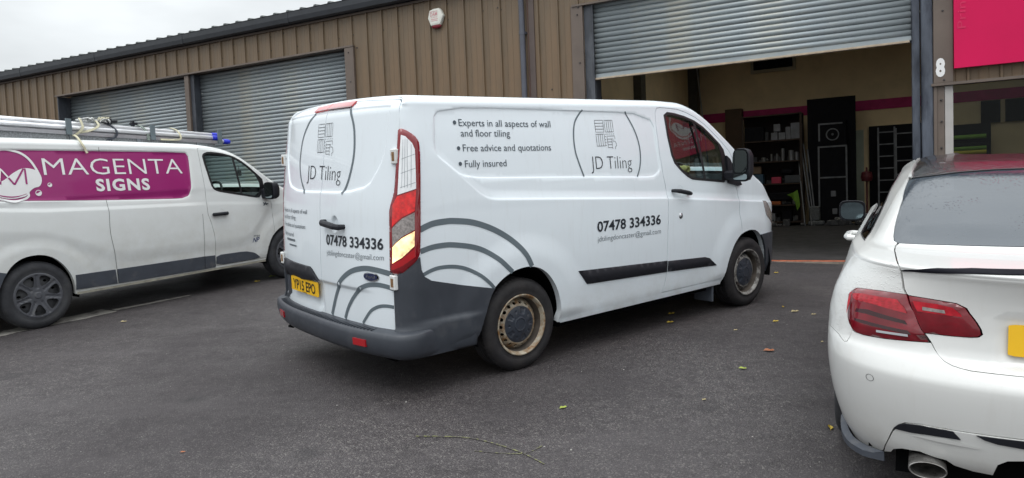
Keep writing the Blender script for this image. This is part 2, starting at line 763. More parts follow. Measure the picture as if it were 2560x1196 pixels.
# ------------------------------------------------------------------ shared materials
M_TAR = asphalt()
M_CLAD = mat('brown_cladding', (.142, .102, .064), .5, var=.2, vs=1.6, dirt=(.20, .128, .072), ds=1.1, damt=(.42, .62), stretch=(1.6, 1, .35), bump=.05)
M_TRIM = mat('brown_trim', (.130, .100, .082), .48, var=.12, vs=3, dirt=(.19, .16, .13), ds=6, damt=(.6, .85))
M_TRIMD = mat('dark_steel', (.045, .050, .062), .5, var=.3, vs=9, dirt=(.11, .12, .135), ds=5, damt=(.5, .72), stretch=(1, 1, .3), bump=.1)
M_WORN = mat('worn_galvanised', (.085, .098, .125), .5, metal=.3, var=.35, vs=7, dirt=(.022, .026, .04), ds=4, damt=(.46, .62), stretch=(1, 1, .25), bump=.15)
M_GUT = mat('gutter_grey', (.017, .020, .026), .42, var=.2, vs=5)
M_ROOF = mat('roof_sheet', (.10, .11, .11), .6, var=.2)
M_SLAT = mat('galvanised_slat', (.31, .35, .37), .45, metal=.35, var=.10, vs=2.2, dirt=(.43, .42, .36), ds=2.5, damt=(.5, .75), stretch=(.5, 1, 3), bump=.04)
M_BARW = mat('bottom_rail', (.42, .34, .25), .6, var=.2, vs=8)
M_PIPE = mat('downpipe_grey', (.085, .09, .115), .35, var=.12)
M_CREAM = mat('cream_wall', (.72, .56, .35), .85, var=.1, vs=1.5, dirt=(.60, .47, .29), ds=1.2)
M_CEIL = mat('roof_lining', (.60, .57, .50), .9)
M_MAGW = mat('magenta_band', (.42, .02, .13), .7, var=.15)
M_FLOOR = mat('workshop_floor', (.048, .045, .047), .5, var=.35, vs=1.4, dirt=(.075, .07, .07), ds=3, damt=(.5, .7))
M_ORANGE = mat('orange_line', (.50, .13, .06), .6, var=.25, vs=10, dirt=(.12, .07, .05), ds=14, damt=(.5, .8))
M_CONC = mat('concrete_lip', (.24, .20, .165), .85, var=.2, vs=6, dirt=(.10, .09, .08), ds=7)
M_PINK = mat('pink_sign', (.62, .003, .082), .5, var=.06, vs=1.2, spec=.25)
M_WHITE = mat('white_vinyl', (.80, .80, .80), .5, var=.03)
M_SCREW = mat('screw_head', (.05, .045, .045), .5)
M_BLACK = mat('black_stuff', (.006, .006, .009), .7, var=.3, spec=.15)
M_DKBRN = mat('dark_timber', (.042, .025, .017), .7, var=.25, vs=8)
M_ALU = mat('aluminium', (.42, .43, .45), .38, metal=.7, var=.12, vs=12)
M_ALUD = mat('dull_aluminium', (.17, .175, .19), .5, metal=.3, var=.3)
M_CARD = mat('pale_box', (.18, .185, .21), .7, var=.2)
M_DKGLS = glass('shop_glass', (.80, .84, .84), 1.22)

# ------------------------------------------------------------------ the units' frontage: x along the wall, y into the building, z up
BYAW = -0.48431573
F0 = Vector((3.5457724, 9.9199296, H0 - 0.9658894))
FM = Matrix.Translation(F0) @ Matrix.Rotation(BYAW, 4, 'Z')
FMi = FM.inverted()

# ground: everything on the yard side of the frontage
bd = Vector((math.cos(BYAW), math.sin(BYAW), 0))
bn = Vector((bd.y, -bd.x, 0))
gp = [F0 - bd * 300, F0 + bd * 300, F0 + bd * 300 + bn * 400, F0 - bd * 300 + bn * 400]
V = [(p.x, p.y, gz(p.x, p.y)) for p in gp]
g = mesh('ground', V, [(0, 3, 2, 1)], M_TAR)
tag(g, kind='structure')

RIB = .3344
R0 = -7.086
ZT = 4.37
bld = empty('industrial_unit_building', FM, 'brown ribbed-metal industrial unit with roller shutters behind the vans', 'building')


def pan_mesh(wd, z0, z1):
    prof = [(0, 0), (.004, -.03), (.028, -.034), (.036, -.002), (.115, 0), (.122, -.005), (.130, 0), (.215, 0), (.222, -.005), (.230, 0), (RIB - .002, 0)]
    prof = [q for q in prof if q[0] <= wd]
    if prof[-1][0] < wd - .003:
        prof.append((wd, 0))
    V = [(x, y, z0) for x, y in prof] + [(x, y, z1) for x, y in prof]
    n = len(prof)
    F = [(i, i + 1, n + i + 1, n + i) for i in range(n - 1)]
    V += [(wd, .012, z0), (0, .012, z0), (wd, .012, z1), (0, .012, z1)]
    a = 2 * n
    F += [(n - 1, a, a + 2, 2 * n - 1), (a, a + 1, a + 3, a + 2), (a + 1, 0, n, a + 3)]
    return V, F


cache = {}


def pans(s0, s1, z0, z1):
    k0 = math.floor((s0 - R0) / RIB)
    s = s0
    while s < s1 - .02:
        k = math.floor((s - R0) / RIB + 1e-4)
        left = R0 + k * RIB
        right = min(left + RIB, s1)
        st = max(left, s0)
        if st - left > .04:      # part pan, no rib at its left edge
            V, F = MB().box(0, right - st - .002, -.001, .012, z0, z1).V, MB().box(0, 1, 0, 1, 0, 1).F
            o = mesh('cladding_panel', V, F, M_CLAD, bld)
        else:
            key = (round(right - st, 3), z0, z1)
            if key not in cache:
                V, F = pan_mesh(right - st, z0, z1)
                o = mesh('cladding_panel', V, F, M_CLAD, bld)
                cache[key] = o.data
            else:
                o = link('cladding_panel', cache[key], None, bld)
        o.location = (st, 0, 0)
        s = right


ZB = -.7
pans(-24, -15.93, ZB, ZT)
pans(-15.93, -7.035, 3.85, ZT)
MB().box(-15.93, -7.0, .30, .5, 3.7, 4.35).box(-2.8, 1.9, .12, .4, 3.80, 4.35).build('lintel', M_TRIMD, bld)
pans(-7.035, -3.60, ZB, ZT)
pans(-3.60, -2.83, ZB, ZT)
pans(-2.83, 1.93, 3.875, ZT)
pans(1.93, 9.6, 2.19, ZT)
pans(5.2, 9.6, ZB, 2.15)

# trims
b = MB()
b.box(-24, 9.6, -.050, -.004, ZT - .006, ZT + .03)
b.build('eaves_trim', M_TRIM, bld)
b = MB()
b.box(-16.0, -7.03, -.062, .03, 3.815, 3.847)
b.box(-16.0, -7.235, .03, .20, 3.83, 3.85)
b.build('door_head_trim', M_TRIM, bld)
mesh('jamb', *(lambda q: (q.V, q.F))(MB().box(-15.93, -15.90, -.045, .30, ZB, 3.81)), M_TRIMD, bld)
b = MB().box(-7.235, -7.032, -.055, -.002, ZB, 3.812, .004)
b.build('corner_post', M_TRIM, bld)
mesh('jamb', *(lambda q: (q.V, q.F))(MB().box(-7.25, -7.22, .0, .24, ZB, 3.81)), M_TRIMD, bld)
# middle post between the two left shutters: brown face, dark channel behind
MB().box(-11.53, -11.405, -.03, .02, ZB, 3.812, .004).build('door_post', M_TRIM, bld)
MB().box(-11.52, -11.30, .022, .19, ZB, 3.812).build('shutter_guide', M_TRIMD, bld)
# door 8
b = MB().box(-2.83, -2.637, -.048, .0, ZB, 3.86, .004)
b.build('corner_post', M_TRIM, bld)
MB().box(-2.80, 1.93, -.065, .02, 3.845, 3.873).build('door_head_trim', M_TRIM, bld)
MB().box(-2.634, -2.50, .0, .30, ZB, 3.845).build('shutter_guide', M_TRIMD, bld)
MB().box(-2.50, -2.488, -.01, .03, ZB, 3.845).build('guide_lip', M_TRIMD, bld)
b = MB().box(1.70, 1.79, .02, .20, -.02, 3.845, .006)
b.build('shutter_guide', M_WORN, bld)
b = MB().box(1.80, 1.925, -.06, .22, -.1, 3.873, .012)
b.build('steel_column', M_WORN, bld)
MB().box(1.93, 2.137, -.055, -.002, 2.185, ZT, .004).build('corner_post', M_TRIM, bld)
MB().box(1.905, 6.2, -.085, .04, 2.15, 2.183).build('window_head_trim', M_TRIM, bld)
b = MB().box(1.93, 1.965, -.05, .05, ZB, 2.148).box(1.967, 2.043, -.035, .05, ZB, 2.148)
b.build('window_post', M_TRIM, bld)
fr = MB().box(2.047, 2.136, -.03, .06, .6, 2.148, .004).box(2.136, 5.1, -.03, .06, .60, .70).box(5.1, 5.2, -.03, .06, .6, 2.148)
wf = fr.build('shop_window', mat('window_frame_grey', (.42, .40, .385), .45, var=.08), bld)
MB().box(2.137, 5.1, .012, .018, .70, 2.148).build('pane', M_DKGLS, wf)
MB().box(2.0, 5.2, -.02, .2, ZB, .6).build('wall_below_window', M_CLAD, bld)

# fixings
b = MB()
for s, z in [(-6.95, 3.78), (-7.14, 3.72), (-7.12, 3.2), (-7.12, 2.5), (-4.62, 2.65), (-5.0, 2.62), (-4.1, 4.05), (-3.2, 2.66), (-2.72, 3.72), (-2.70, 3.83),
             (-2.70, 3.0), (2.03, 3.4), (2.03, 3.05), (2.04, 2.22), (2.01, 1.98), (2.012, 1.72), (2.01, 1.4)]:
    V, F = lathe([(.0, .012), (.009, .010), (.012, .004), (.012, -.02)], 8, 'y', (s, -.056 if s > 1.9 or s < -6.9 or -2.83 < s < -2.6 else -.004, z))
    b.add(V, F)
for k in range(60):
    s = R0 - 11.5 + k * RIB
    for z in (4.26, 4.0):
        if (-24 < s < -3.7) and ((k * 7 + int(z * 10)) % 3):
            V, F = lathe([(.0, .01), (.010, .008), (.012, .0)], 6, 'y', (s + .17, -.002, z + ((k * 37) % 5) * .01))
            b.add(V, F)
b.build('fixing_screws', M_SCREW, bld, kind='stuff')

# gutter along the eaves, with its joint brackets
prof = [(-.045, 4.60), (-.05, 4.46), (-.075, 4.41), (-.13, 4.395), (-.175, 4.42), (-.19, 4.50), (-.19, 4.595), (-.20, 4.605), (-.178, 4.605),
        (-.178, 4.51), (-.165, 4.435), (-.13, 4.41), (-.085, 4.425), (-.062, 4.465), (-.057, 4.60)]
MB().prism(prof, -24, 9.6, 0).build('gutter', M_GUT, bld)
b = MB()
for k in range(12):
    s = -23 + k * 2.9
    MB().prism([(y * 1.0 - .004 if y < -.1 else y, z - .006 if z < 4.5 else z) for y, z in prof[:7]], s, s + .09, 0).build('gutter_joint', M_GUT, bld)
# roof sheets: trapezoid ribs whose ends show above the gutter
ends = MB()
s = -24.0
k0 = 0
tp = []
ADDED_LITE = (-2.4, 1.4, 5.2)     # rooflights added, none seen, to let daylight into the workshop
while s < 9.6:
    tp += [(s, 0), (s + .10, 0), (s + .125, .045), (s + .175, .045), (s + .20, 0)]
    s += RIB
V, F = [], []
n = len(tp)
sl = math.tan(math.radians(7))
for y in (-.13, 3.0, 9.0, 12):
    V += [(x, y, 4.615 + z + (y + .13) * sl) for x, z in tp]
for r in range(3):
    F += [(r * n + i, r * n + i + 1, (r + 1) * n + i + 1, (r + 1) * n + i) for i in range(n - 1)
          if not (r == 1 and any(a < tp[i][0] < a + 2.1 for a in ADDED_LITE))]
k = len(V)
V += [(x, -.13, 4.607 + z * .2) for x, z in tp]
F += [(i, i + 1, k + i + 1, k + i) for i in range(n - 1)]
mesh('roof', V, F, M_ROOF, bld)
MB().box(-24, 9.6, -.04, .02, 4.38, 4.62).build('fascia', M_GUT, bld)
MB().box(-24, 9.6, 11.9, 12, ZB, 6.05).build('rear_wall', M_CLAD, bld)
MB().prism([(0, ZB), (12, ZB), (12, 6.05), (0, 4.58)], 9.58, 9.6, 0).build('end_wall', M_CLAD, bld)
b = MB().prism([(0, ZB), (12, ZB), (12, 6.05), (0, 4.58)], -24.02, -24, 0)
b.build('end_wall', M_CLAD, bld)

# downpipe with collars beside the joint of the cladding
b = MB().tube([(-3.645, -.16, 4.42), (-3.645, -.12, 4.30), (-3.645, -.085, 4.18), (-3.645, -.07, 3.9), (-3.645, -.07, -.25)], .043, 14)
for z in (3.55, 1.9, .4):
    b.tube([(-3.645, -.07, z), (-3.645, -.07, z + .05)], .049, 14)
    b.box(-3.70, -3.59, -.06, .0, z + .01, z + .04)
b.build('downpipe', M_PIPE, bld, smooth=False)
MB().box(-3.585, -3.46, -.02, .004, ZB, ZT).build('joint_strip', mat('dark_brown_trim', (.095, .07, .062), .55, var=.15), bld)
MB().tube([(-3.56, -.03, 4.36), (-3.563, -.028, 2), (-3.55, -.03, .0)], .004, 5).build('cable', mat('cable_brown', (.13, .06, .04), .5), bld)


# roller shutters: every slat its own piece
def slat_mesh(L):
    V, F = [], []
    pr = [(0, .0, .0), (0, -.012, .008), (0, -.020, .022), (0, -.0225, .038), (0, -.020, .054), (0, -.010, .068), (0, .003, .0725), (0, .006, .0755)]
    n = len(pr)
    for x in (0, L):
        V += [(x, y, z) for _, y, z in pr]
    F = [(i, n + i, n + i + 1, i + 1) for i in range(n - 1)]
    F += [tuple(range(n)), tuple(range(2 * n - 1, n - 1, -1))]
    return V, F


def shutter(s0, s1, z0, z1, y, rail=True):
    sh = MB().box(s0, s1, y + .028, y + .034, z0, z1).build('roller_shutter', M_TRIMD, bld)
    V, F = slat_mesh(s1 - s0)
    me = None
    z = z0 + (.085 if rail else 0)
    i = 0
    while z < z1:
        if me is None:
            o = mesh('slat', V, F, M_SLAT, sh, smooth=True)
            me = o.data
        else:
            o = link('slat', me, None, sh)
        o.location = (s0 + random.uniform(-.004, .004), y + .004 * math.sin(i * 1.7), z)
        z += .0755
        i += 1
    if rail:
        MB().box(s0, s1, y - .004, y + .02, z0 + .025, z0 + .085, .003).build('bottom_slat', M_SLAT, sh)
        MB().box(s0, s1 - .02, y - .03, y + .03, z0 - .004, z0 + .024, .004).build('bottom_rail', M_BARW, sh)
    return sh


shutter(-15.88, -11.50, -.1, 3.82, .26, False)
shutter(-11.30, -7.24, -.1, 3.82, .20, False)
shutter(-2.495, 1.70, 2.735, 3.86, .06, True)

# ------------------------------------------------------------------ inside unit 8
MB().box(-3.8, 9.6, .02, 12, -.06, -.004).build('workshop_floor', M_FLOOR, bld)
bw = MB().box(-3.8, 9.6, 11.0, 11.1, -.05, 5.9).build('back_wall', M_CREAM, bld)
MB().box(-3.80, -3.70, .1, 11, -.05, 5.9).build('side_wall', M_CREAM, bld)
MB().box(8.6, 8.7, .1, 11, -.05, 5.9).build('side_wall', M_CREAM, bld)
cb = MB().box(-3.8, 9.6, .1, 3.0, 4.9, 4.94).box(-3.8, 9.6, 9.0, 11.0, 4.9, 4.94)
xx = -3.8
for a in ADDED_LITE:
    cb.box(xx, a, 3.0, 9.0, 4.9, 4.94)
    for q in (a - .02, a + 2.1):
        cb.box(q, q + .02, 3.0, 9.0, 4.94, 5.9)
    xx = a + 2.1
cb.box(xx, 9.6, 3.0, 9.0, 4.9, 4.94)
cb.build('ceiling', M_CEIL, bld)
M_ADDED_LITE = glass('added_rooflight_sheet', (.48, .48, .44), 1.3)  # sheet for the added roof openings, tint sets how bright the workshop gets
for a in ADDED_LITE:
    mesh('added_rooflight', [(a - .02, 2.98, 4.665 + 3.11 * sl), (a + 2.12, 2.98, 4.665 + 3.11 * sl), (a + 2.12, 9.02, 4.665 + 9.15 * sl), (a - .02, 9.02, 4.665 + 9.15 * sl)], [(0, 1, 2, 3)], M_ADDED_LITE, bld)
MB().box(-3.8, -2.50, .018, .05, ZB, ZT).build('inner_lining', M_CREAM, bld)
MB().box(-3.40, 8.6, 10.985, 10.997, 2.955, 3.215).build('painted_band', M_MAGW, bld)
M_STAN = mat('stanchion_paint', (.06, .055, .045), .6, var=.2)
MB().box(-3.70, -3.45, 10.60, 10.98, 0, 4.9).build('steel_stanchion', M_STAN, bld)
MB().box(-3.70, -3.52, 5.6, 5.95, 0, 4.9).build('steel_stanchion', M_STAN, bld)
MB().tube([(-3.42, 10.5, 4.6), (-3.1, 10.55, 1.0)], .02, 6).build('conduit', M_ALU, bld)
vg = MB().box(-2.02, -.84, 10.95, 10.99, 4.22, 4.66)
vg.build('vent_frame', mat('vent_frame', (.38, .33, .24), .7), bld)
MB().box(-1.94, -.92, 10.93, 10.96, 4.31, 4.62).build('vent', M_BLACK, bld)
b = MB().box(-2.70, -2.25, 10.7, 10.98, 0, 3.27)
tag(b.build('flat_board', mat('brown_board', (.075, .045, .026), .7, var=.1)), 'tall brown board leaning by the stanchion at the back of the workshop', 'board').matrix_world = FM
# pale strip on the back wall, its colour standing for daylight through a doorway
b = MB().box(.58, .80, 10.95, 10.99, .0, 2.45)
b.build('doorway_daylight_strip', mat('painted_daylight', (.36, .40, .34), .6), bld)
# threshold
MB().box(-2.5, 1.75, -.045, .06, -.06, .002).build('orange_threshold_strip', M_ORANGE, bld)
MB().box(-2.5, 1.75, -.11, -.055, -.09, -.006).build('concrete_lip', M_CONC, bld)

# speaker-like heater on the side wall
MB().box(-3.68, -3.45, 2.2, 2.9, 2.55, 2.9, .02).build('wall_heater', M_BLACK, bld)


def at(s, d, z=0, rz=0):
    return FM @ Matrix.Translation((s, d, z)) @ Matrix.Rotation(rz, 4, 'Z')


# shelving
sh = empty('shelving_unit', at(-1.4, 10.4), 'dark timber shelving crowded with tins and boxes at the back of the workshop', 'shelving')
for x in (-.74, .74):
    for y in (-.22, .22):
        MB().box(x - .03, x + .03, y - .02, y + .02, 0, 2.98).build('upright', M_DKBRN, sh)
for z in (.10, .55, 1.12, 1.72, 2.28, 2.96):
    MB().box(-.76, .76, -.25, .25, z - .02, z + .012).build('shelf', M_DKBRN, sh)
MB().box(-.74, .74, .23, .25, 0, 2.96).build('back_board', mat('shelf_back', (.025, .018, .02), .8), sh)

M_BLUEB = mat('blue_tub', (.05, .10, .16), .5)
M_PINKB = mat('pink_tub', (.45, .04, .09), .5)
M_TIN = mat('tin', (.22, .225, .24), .35, metal=.6)
M_GRN = mat('green_fabric', (.16, .32, .03), .6, var=.2)
M_ORB = mat('orange_case', (.35, .09, .02), .5)


def onshelf(name, x, y, z, bd, m, label, cat, group=None, bev=.01):
    o = MB().box(-bd[0] / 2, bd[0] / 2, -bd[1] / 2, bd[1] / 2, 0, bd[2], bev).build(name, m)
    o.matrix_world = at(-1.4 + x, 10.4 + y, z + .013)
    return tag(o, label, cat, group)


wb = 'white tubs on the upper shelf'
for i, (x, z0, wdt, h, lb) in enumerate([(.07, 2.28, .17, .22, 'pale square tub, leftmost of the row on the upper shelf'),
                                         (.26, 2.28, .17, .19, 'pale square tub second from the left on the upper shelf'),
                                         (.42, 2.28, .13, .33, 'tall pale tub third from the left on the upper shelf'),
                                         (.14, 2.50, .17, .20, 'pale tub stacked on top of the left tubs of the upper shelf')]):
    onshelf('storage_tub', x, -.08 if i < 3 else -.08, z0 if i < 3 else 2.503, (wdt, .2, h if i != 0 else .20), M_CARD, lb, 'tub', wb)
onshelf('white_carton', .62, -.08, 2.28, (.26, .25, .42), M_CARD, 'biggest pale carton at the right end of the upper shelf', 'carton')
onshelf('dark_case', -.45, -.05, 2.28, (.5, .3, .38), M_BLACK, 'large dark case at the left end of the upper shelf', 'case')
for i, (x, h, r, lb) in enumerate([(-.52, .20, .035, 'slim tin at the far left of the middle shelf'), (-.22, .12, .05, 'squat tin left of centre on the middle shelf'),
                                   (-.02, .20, .028, 'slim bottle, left one of the pair on the middle shelf'),
                                   (.12, .20, .028, 'slim bottle, right one of the pair on the middle shelf'),
                                   (.27, .33, .05, 'tall dark-topped bottle on the middle shelf beside the paint tins'),
                                   (.48, .27, .075, 'shiny paint tin, the left of two on the middle shelf'), (.62, .22, .06, 'smaller shiny paint tin at the right end of the middle shelf')]):
    V, F = lathe([(0, 0), (r, 0), (r, h * .8), (r * .9, h * .82), (r * .9, h), (0, h)], 14, 'z')
    o = mesh('tin' if r > .04 else 'bottle', V, F, M_TIN)
    o.matrix_world = at(-1.4 + x, 10.3, 1.733)
    tag(o, lb, 'tin' if r > .04 else 'bottle', 'tins and bottles on the middle shelf')
onshelf('blue_tub', -.38, -.08, 1.12, (.30, .28, .26), M_BLUEB, 'blue storage tub on the shelf behind the van bonnet', 'tub')
onshelf('cardboard_box', -.42, -.05, 1.42, (.26, .22, .2), mat('card', (.20, .14, .10), .8), 'brown cardboard box on top of the blue tub', 'box').location.z += -.02
onshelf('pink_box', .10, -.1, 1.12, (.24, .2, .17), M_PINKB, 'small pink box on the shelf below the tins', 'box')
onshelf('tool_case', .52, -.06, 1.12, (.42, .3, .2), mat('greycase', (.05, .055, .065), .5), 'dark grey tool case right of the pink box', 'case')
onshelf('black_bag', .36, -.06, 1.335, (.34, .26, .17), M_BLACK, 'black bag lying on the dark grey tool case', 'bag', bev=.06)
onshelf('orange_case', -.05, -.05, .55, (.5, .3, .09), M_ORB, 'flat orange case on the lowest full shelf', 'case')
onshelf('black_crate', .18, -.05, .655, (.55, .3, .22), M_BLACK, 'black crate on the flat orange case', 'crate', bev=.03)
# green hi-vis cloth hanging at the right end
pts = [(-.22, .10), (-.05, .16), (.04, .22), (.08, .0), (.10, -.2), (.03, -.32), (-.02, -.1), (-.10, .04)]
V = [(x, -.02 + .03 * math.sin(x * 30), z) for x, z in pts] + [(x, .02 + .03 * math.sin(x * 30), z) for x, z in pts]
o = MB().add(V, [tuple(range(8)), tuple(range(15, 7, -1))] + [(i, i + 8, (i + 1) % 8 + 8, (i + 1) % 8) for i in range(8)]).build('hi_vis_cloth', M_GRN)
o.matrix_world = at(-.80, 10.08, .72)
tag(o, 'bright lime green cloth hanging off the end of the shelving', 'cloth')
for i, (x, h, wdt, m, lb, nm) in enumerate([(-.45, .30, .28, M_BLACK, 'black crate on the workshop floor under the shelving, on the left', 'floor_crate'),
                                       (-.05, .22, .22, M_TIN, 'silver tin tub on the bottom shelf in the middle', 'metal_tub'),
                                       (.35, .28, .25, M_BLACK, 'black crate on the bottom shelf on the right', 'floor_crate')]):
    onshelf(nm, x, -.05, .10, (wdt, .3, h), m, lb, 'crate' if 'crate' in nm else 'tub')

rng = random.Random(21)
cl = MB()
for z0, n, hmax in ((.115, 16, .30), (.565, 12, .26), (1.135, 10, .2), (1.735, 16, .18), (2.295, 9, .25)):
    for k in range(n):
        x, y = rng.uniform(-.68, .66), rng.uniform(-.02, .18)
        a, h = rng.uniform(.02, .07), rng.uniform(.05, hmax)
        if k % 2:
            cl.box(x - a, x + a, y - a * .6, y + a * .6, z0, z0 + h)
        else:
            V, F = lathe([(0, 0), (a * .6, 0), (a * .6, h * .7), (a * .3, h * .8), (a * .3, h), (0, h)], 8, 'z', (x, y, z0))
            cl.add(V, F)
for k in range(34):
    x, y = rng.uniform(-1.0, 2.9), rng.uniform(-.6, -.3)
    a, h = rng.uniform(.03, .12), rng.uniform(.04, .22)
    cl.box(x - a, x + a, y - a, y + a, .0, h, .01)
o = cl.build('workshop_clutter', mat('clutter_mixed', (.05, .05, .055), .5, var=.9, vs=5, dirt=(.28, .27, .26), ds=4, damt=(.55, .6)))
o.matrix_world = at(-1.4, 10.4)
tag(o, kind='stuff')

# black display boards
bb = empty('display_board', at(.06, 10.45), 'tall black display board against the back wall of the workshop', 'display board')
MB().box(-.58, .58, -.03, .03, .05, 3.31).build('panel', M_BLACK, bb)
fr = empty('framed_panel', at(.10, 10.25), 'black double panel in a silver frame with two white labels', 'display panel')
MB().box(-.30, .30, -.01, .01, .05, 2.02).build('panel', M_BLACK, fr)
b = MB().box(-.36, -.32, -.02, .02, 0, 2.05).box(.30, .34, -.02, .02, 0, 2.05).box(-.32, .30, -.02, .02, 2.01, 2.05).box(-.32, .30, -.02, .02, 1.21, 1.25).box(-.32, .33, -.02, .02, 0, .04)
b.build('frame', M_ALUD, fr)
for x, z in ((.0, .80), (.03, .34)):
    MB().box(x - .06, x + .06, -.03, -.012, z - .07, z + .08, .01).build('label', M_CARD, fr)
sp = empty('speaker_box', at(.12, 10.3, 2.06), 'black speaker box with a pale ring on top of the framed panel', 'speaker')
MB().box(-.38, .30, -.06, .12, 0, .62).build('cabinet', M_BLACK, sp)
b = MB().box(-.36, .22, -.07, -.055, .54, .58).box(-.36, -.32, -.07, -.055, .12, .54)
b.build('edge_strip', M_ALUD, sp)
V, F = lathe([(.13, 0), (.16, 0), (.16, .012), (.13, .012), (.13, 0)], 24, 'y', (-.02, -.06, .28))
V2, F2 = lathe([(.0, .015), (.03, .01), (.03, 0)], 12, 'y', (-.02, -.06, .28))
MB().add(V, F).add(V2, F2).build('speaker_ring', M_ALUD, sp)
# leaning lengths of trim
for i, (xa, xb, h, lb) in enumerate([(-.75, -.56, 1.80, 'silver length leaning beside the shelving, leftmost of the four'),
                                     (-.68, -.40, 2.1, 'second silver length from the left, leaning by the framed panel'),
                                     (-.62, -.34, 2.15, 'third silver length from the left, leaning by the framed panel'),
                                     (-.52, -.30, 2.0, 'rightmost silver length leaning on the framed panel')]):
    o = MB().tube([(xb, 9.85 + i * .03, 0), (xa, 10.35, h)], .018, 6).build('metal_length', M_ALUD)
    o.matrix_world = FM
    tag(o, lb, 'metal bar', 'lengths of metal leaning at the back of the workshop')
o = MB().box(-.50, -.1, 9.9, 10.1, 0, .12, .03).box(-.46, -.2, 9.92, 10.08, .12, .5, .03).build('bundled_sheeting', mat('sheeting', (.09, .095, .10), .4, var=.5, vs=30))
o.matrix_world = FM
tag(o, 'crumpled grey sheeting on the floor behind the silver lengths', 'sheeting')


def ladder(x0, x1, z0, z1, y, n, lb):
    t = empty('ladder', at((x0 + x1) / 2, y), lb, 'ladder', 'ladders against the back wall')
    hw = (x1 - x0) / 2
    for sx in (-1, 1):
        MB().box(sx * hw - .02, sx * hw + .02, -.03, .03, z0, z1).build('stile', M_ALUD, t)
    for k in range(n):
        z = z0 + (k + .6) * (z1 - z0) / n
        MB().box(-hw + .02, hw - .02, -.02, .02, z - .014, z + .014).build('rung', M_ALUD, t)
    return t


ladder(1.15, 1.52, .0, 2.45, 10.6, 8, 'narrow aluminium ladder against the back wall, the left of two')
ladder(1.55, 2.0, .0, 2.4, 10.5, 7, 'wider aluminium ladder against the back wall beside the door column')
MB().box(.93, 2.3, 10.9, 10.98, 0, 2.52).build('dark_doorway', M_BLACK, bld)
o = MB().tube([(.88, 10.35, .0), (.88, 10.35, 1.45)], .022, 6)
V, F = lathe([(0, .0), (.12, .02), (.14, .12), (.12, .24), (0, .28)], 14, 'z', (.88, 10.35, 1.08))
o.add(V, F)
o = o.build('red_lamp_stand', mat('dark_red', (.10, .012, .02), .5))
o.matrix_world = FM
tag(o, 'dark red stand in front of the pale doorway', 'stand')
# seen through the window on the right
pg = 'pictures on the wall behind the window'
for i, (a, b2, lb) in enumerate([(3.41, 3.81, 'dark square picture behind the window, the left one'), (3.91, 4.33, 'dark square picture behind the window, the right one')]):
    o = MB().box(a, b2, 10.94, 10.98, 2.40, 2.94).build('wall_picture', M_BLACK)
    o.matrix_world = FM
    tag(o, lb, 'picture', pg)
rk = empty('roll_rack', at(3.15, 10.3), 'dark rack of vinyl rolls behind the window on the right', 'rack')
MB().box(-.36, .40, .0, .3, 0, 2.36).build('cabinet', M_BLACK, rk)
for z, m in ((2.05, M_GRN), (1.86, M_BLACK), (1.78, M_GRN), (1.68, mat('yellow_roll', (.5, .42, .03), .5)), (1.5, M_CARD)):
    MB().tube([(-.36, -.06, z), (.30, -.06, z)], .05, 10).build('roll', m, rk)

# ------------------------------------------------------------------ sign, number, alarm box
sg = empty('shop_sign', FM, 'large bright pink sign panel above the window on the right', 'sign')
MB().box(2.142, 9.4, -.12, -.06, 2.337, 4.25).build('panel', M_PINK, sg)
SGY = -.1215


def sgs(P):
    return np.stack([P[:, 0], np.full(len(P), SGY), P[:, 1]], 1)


text_on('lettering', 'MAGENTA', (5.55, 2.72), (6.78, 2.72), .17, sgs, M_WHITE, sg, sgn=1, bold=-.012)
text_on('lettering', 'SIGNS', (5.98, 2.53), (6.45, 2.53), .09, sgs, M_WHITE, sg, sgn=1, bold=.02)
cx0, cz0, rr = 6.18, 3.38, .46
circ = [(cx0 + rr * math.cos(a), cz0 + rr * math.sin(a)) for a in np.linspace(0, 2 * math.pi, 48, endpoint=False)]
strip_on('bubble_ring', circ, .045, sgs, M_WHITE, sg, closed=True)
fl = [(cx0 + rr * .88 * math.cos(a), cz0 + rr * .88 * math.sin(a)) for a in np.linspace(math.pi * 1.08, math.pi * 2.12, 24)]
fl += spline([(cx0 + .42, cz0 + .15), (cx0 + .18, cz0 + .20), (cx0 - .05, cz0 + .02), (cx0 - .25, cz0 - .14), (cx0 - .40, cz0 - .12)], 5)
P, F = cdt(fl, (), .08)
mesh('bubble_fill', sgs(P) - [0, .002, 0], F, M_WHITE, sg)
strip_on('bubble_letter', [(cx0 - .2, cz0 - .16), (cx0 - .17, cz0 + .15), (cx0, cz0 - .12), (cx0 + .17, cz0 + .15), (cx0 + .2, cz0 - .16)], .03,
         lambda P: sgs(P) - [0, .004, 0], mat('magenta_vinyl', (.30, .012, .14), .5), sg)
text_on('faint_lettering', 'Printing Large', (2.262, 2.80), (2.262, 3.95), .085, sgs, mat('pink_ghost_letters', (.64, .008, .092), .5), sg, up=(-1, 0))
nm = empty('unit_number', FM, 'white number 8 on the brown post beside the open roller door', 'number')
text_on('digit', '8', (1.953, 2.275), (2.052, 2.275), .192, lambda P: np.stack([P[:, 0], np.full(len(P), -.057), P[:, 1]], 1), M_WHITE, nm, bold=.055)

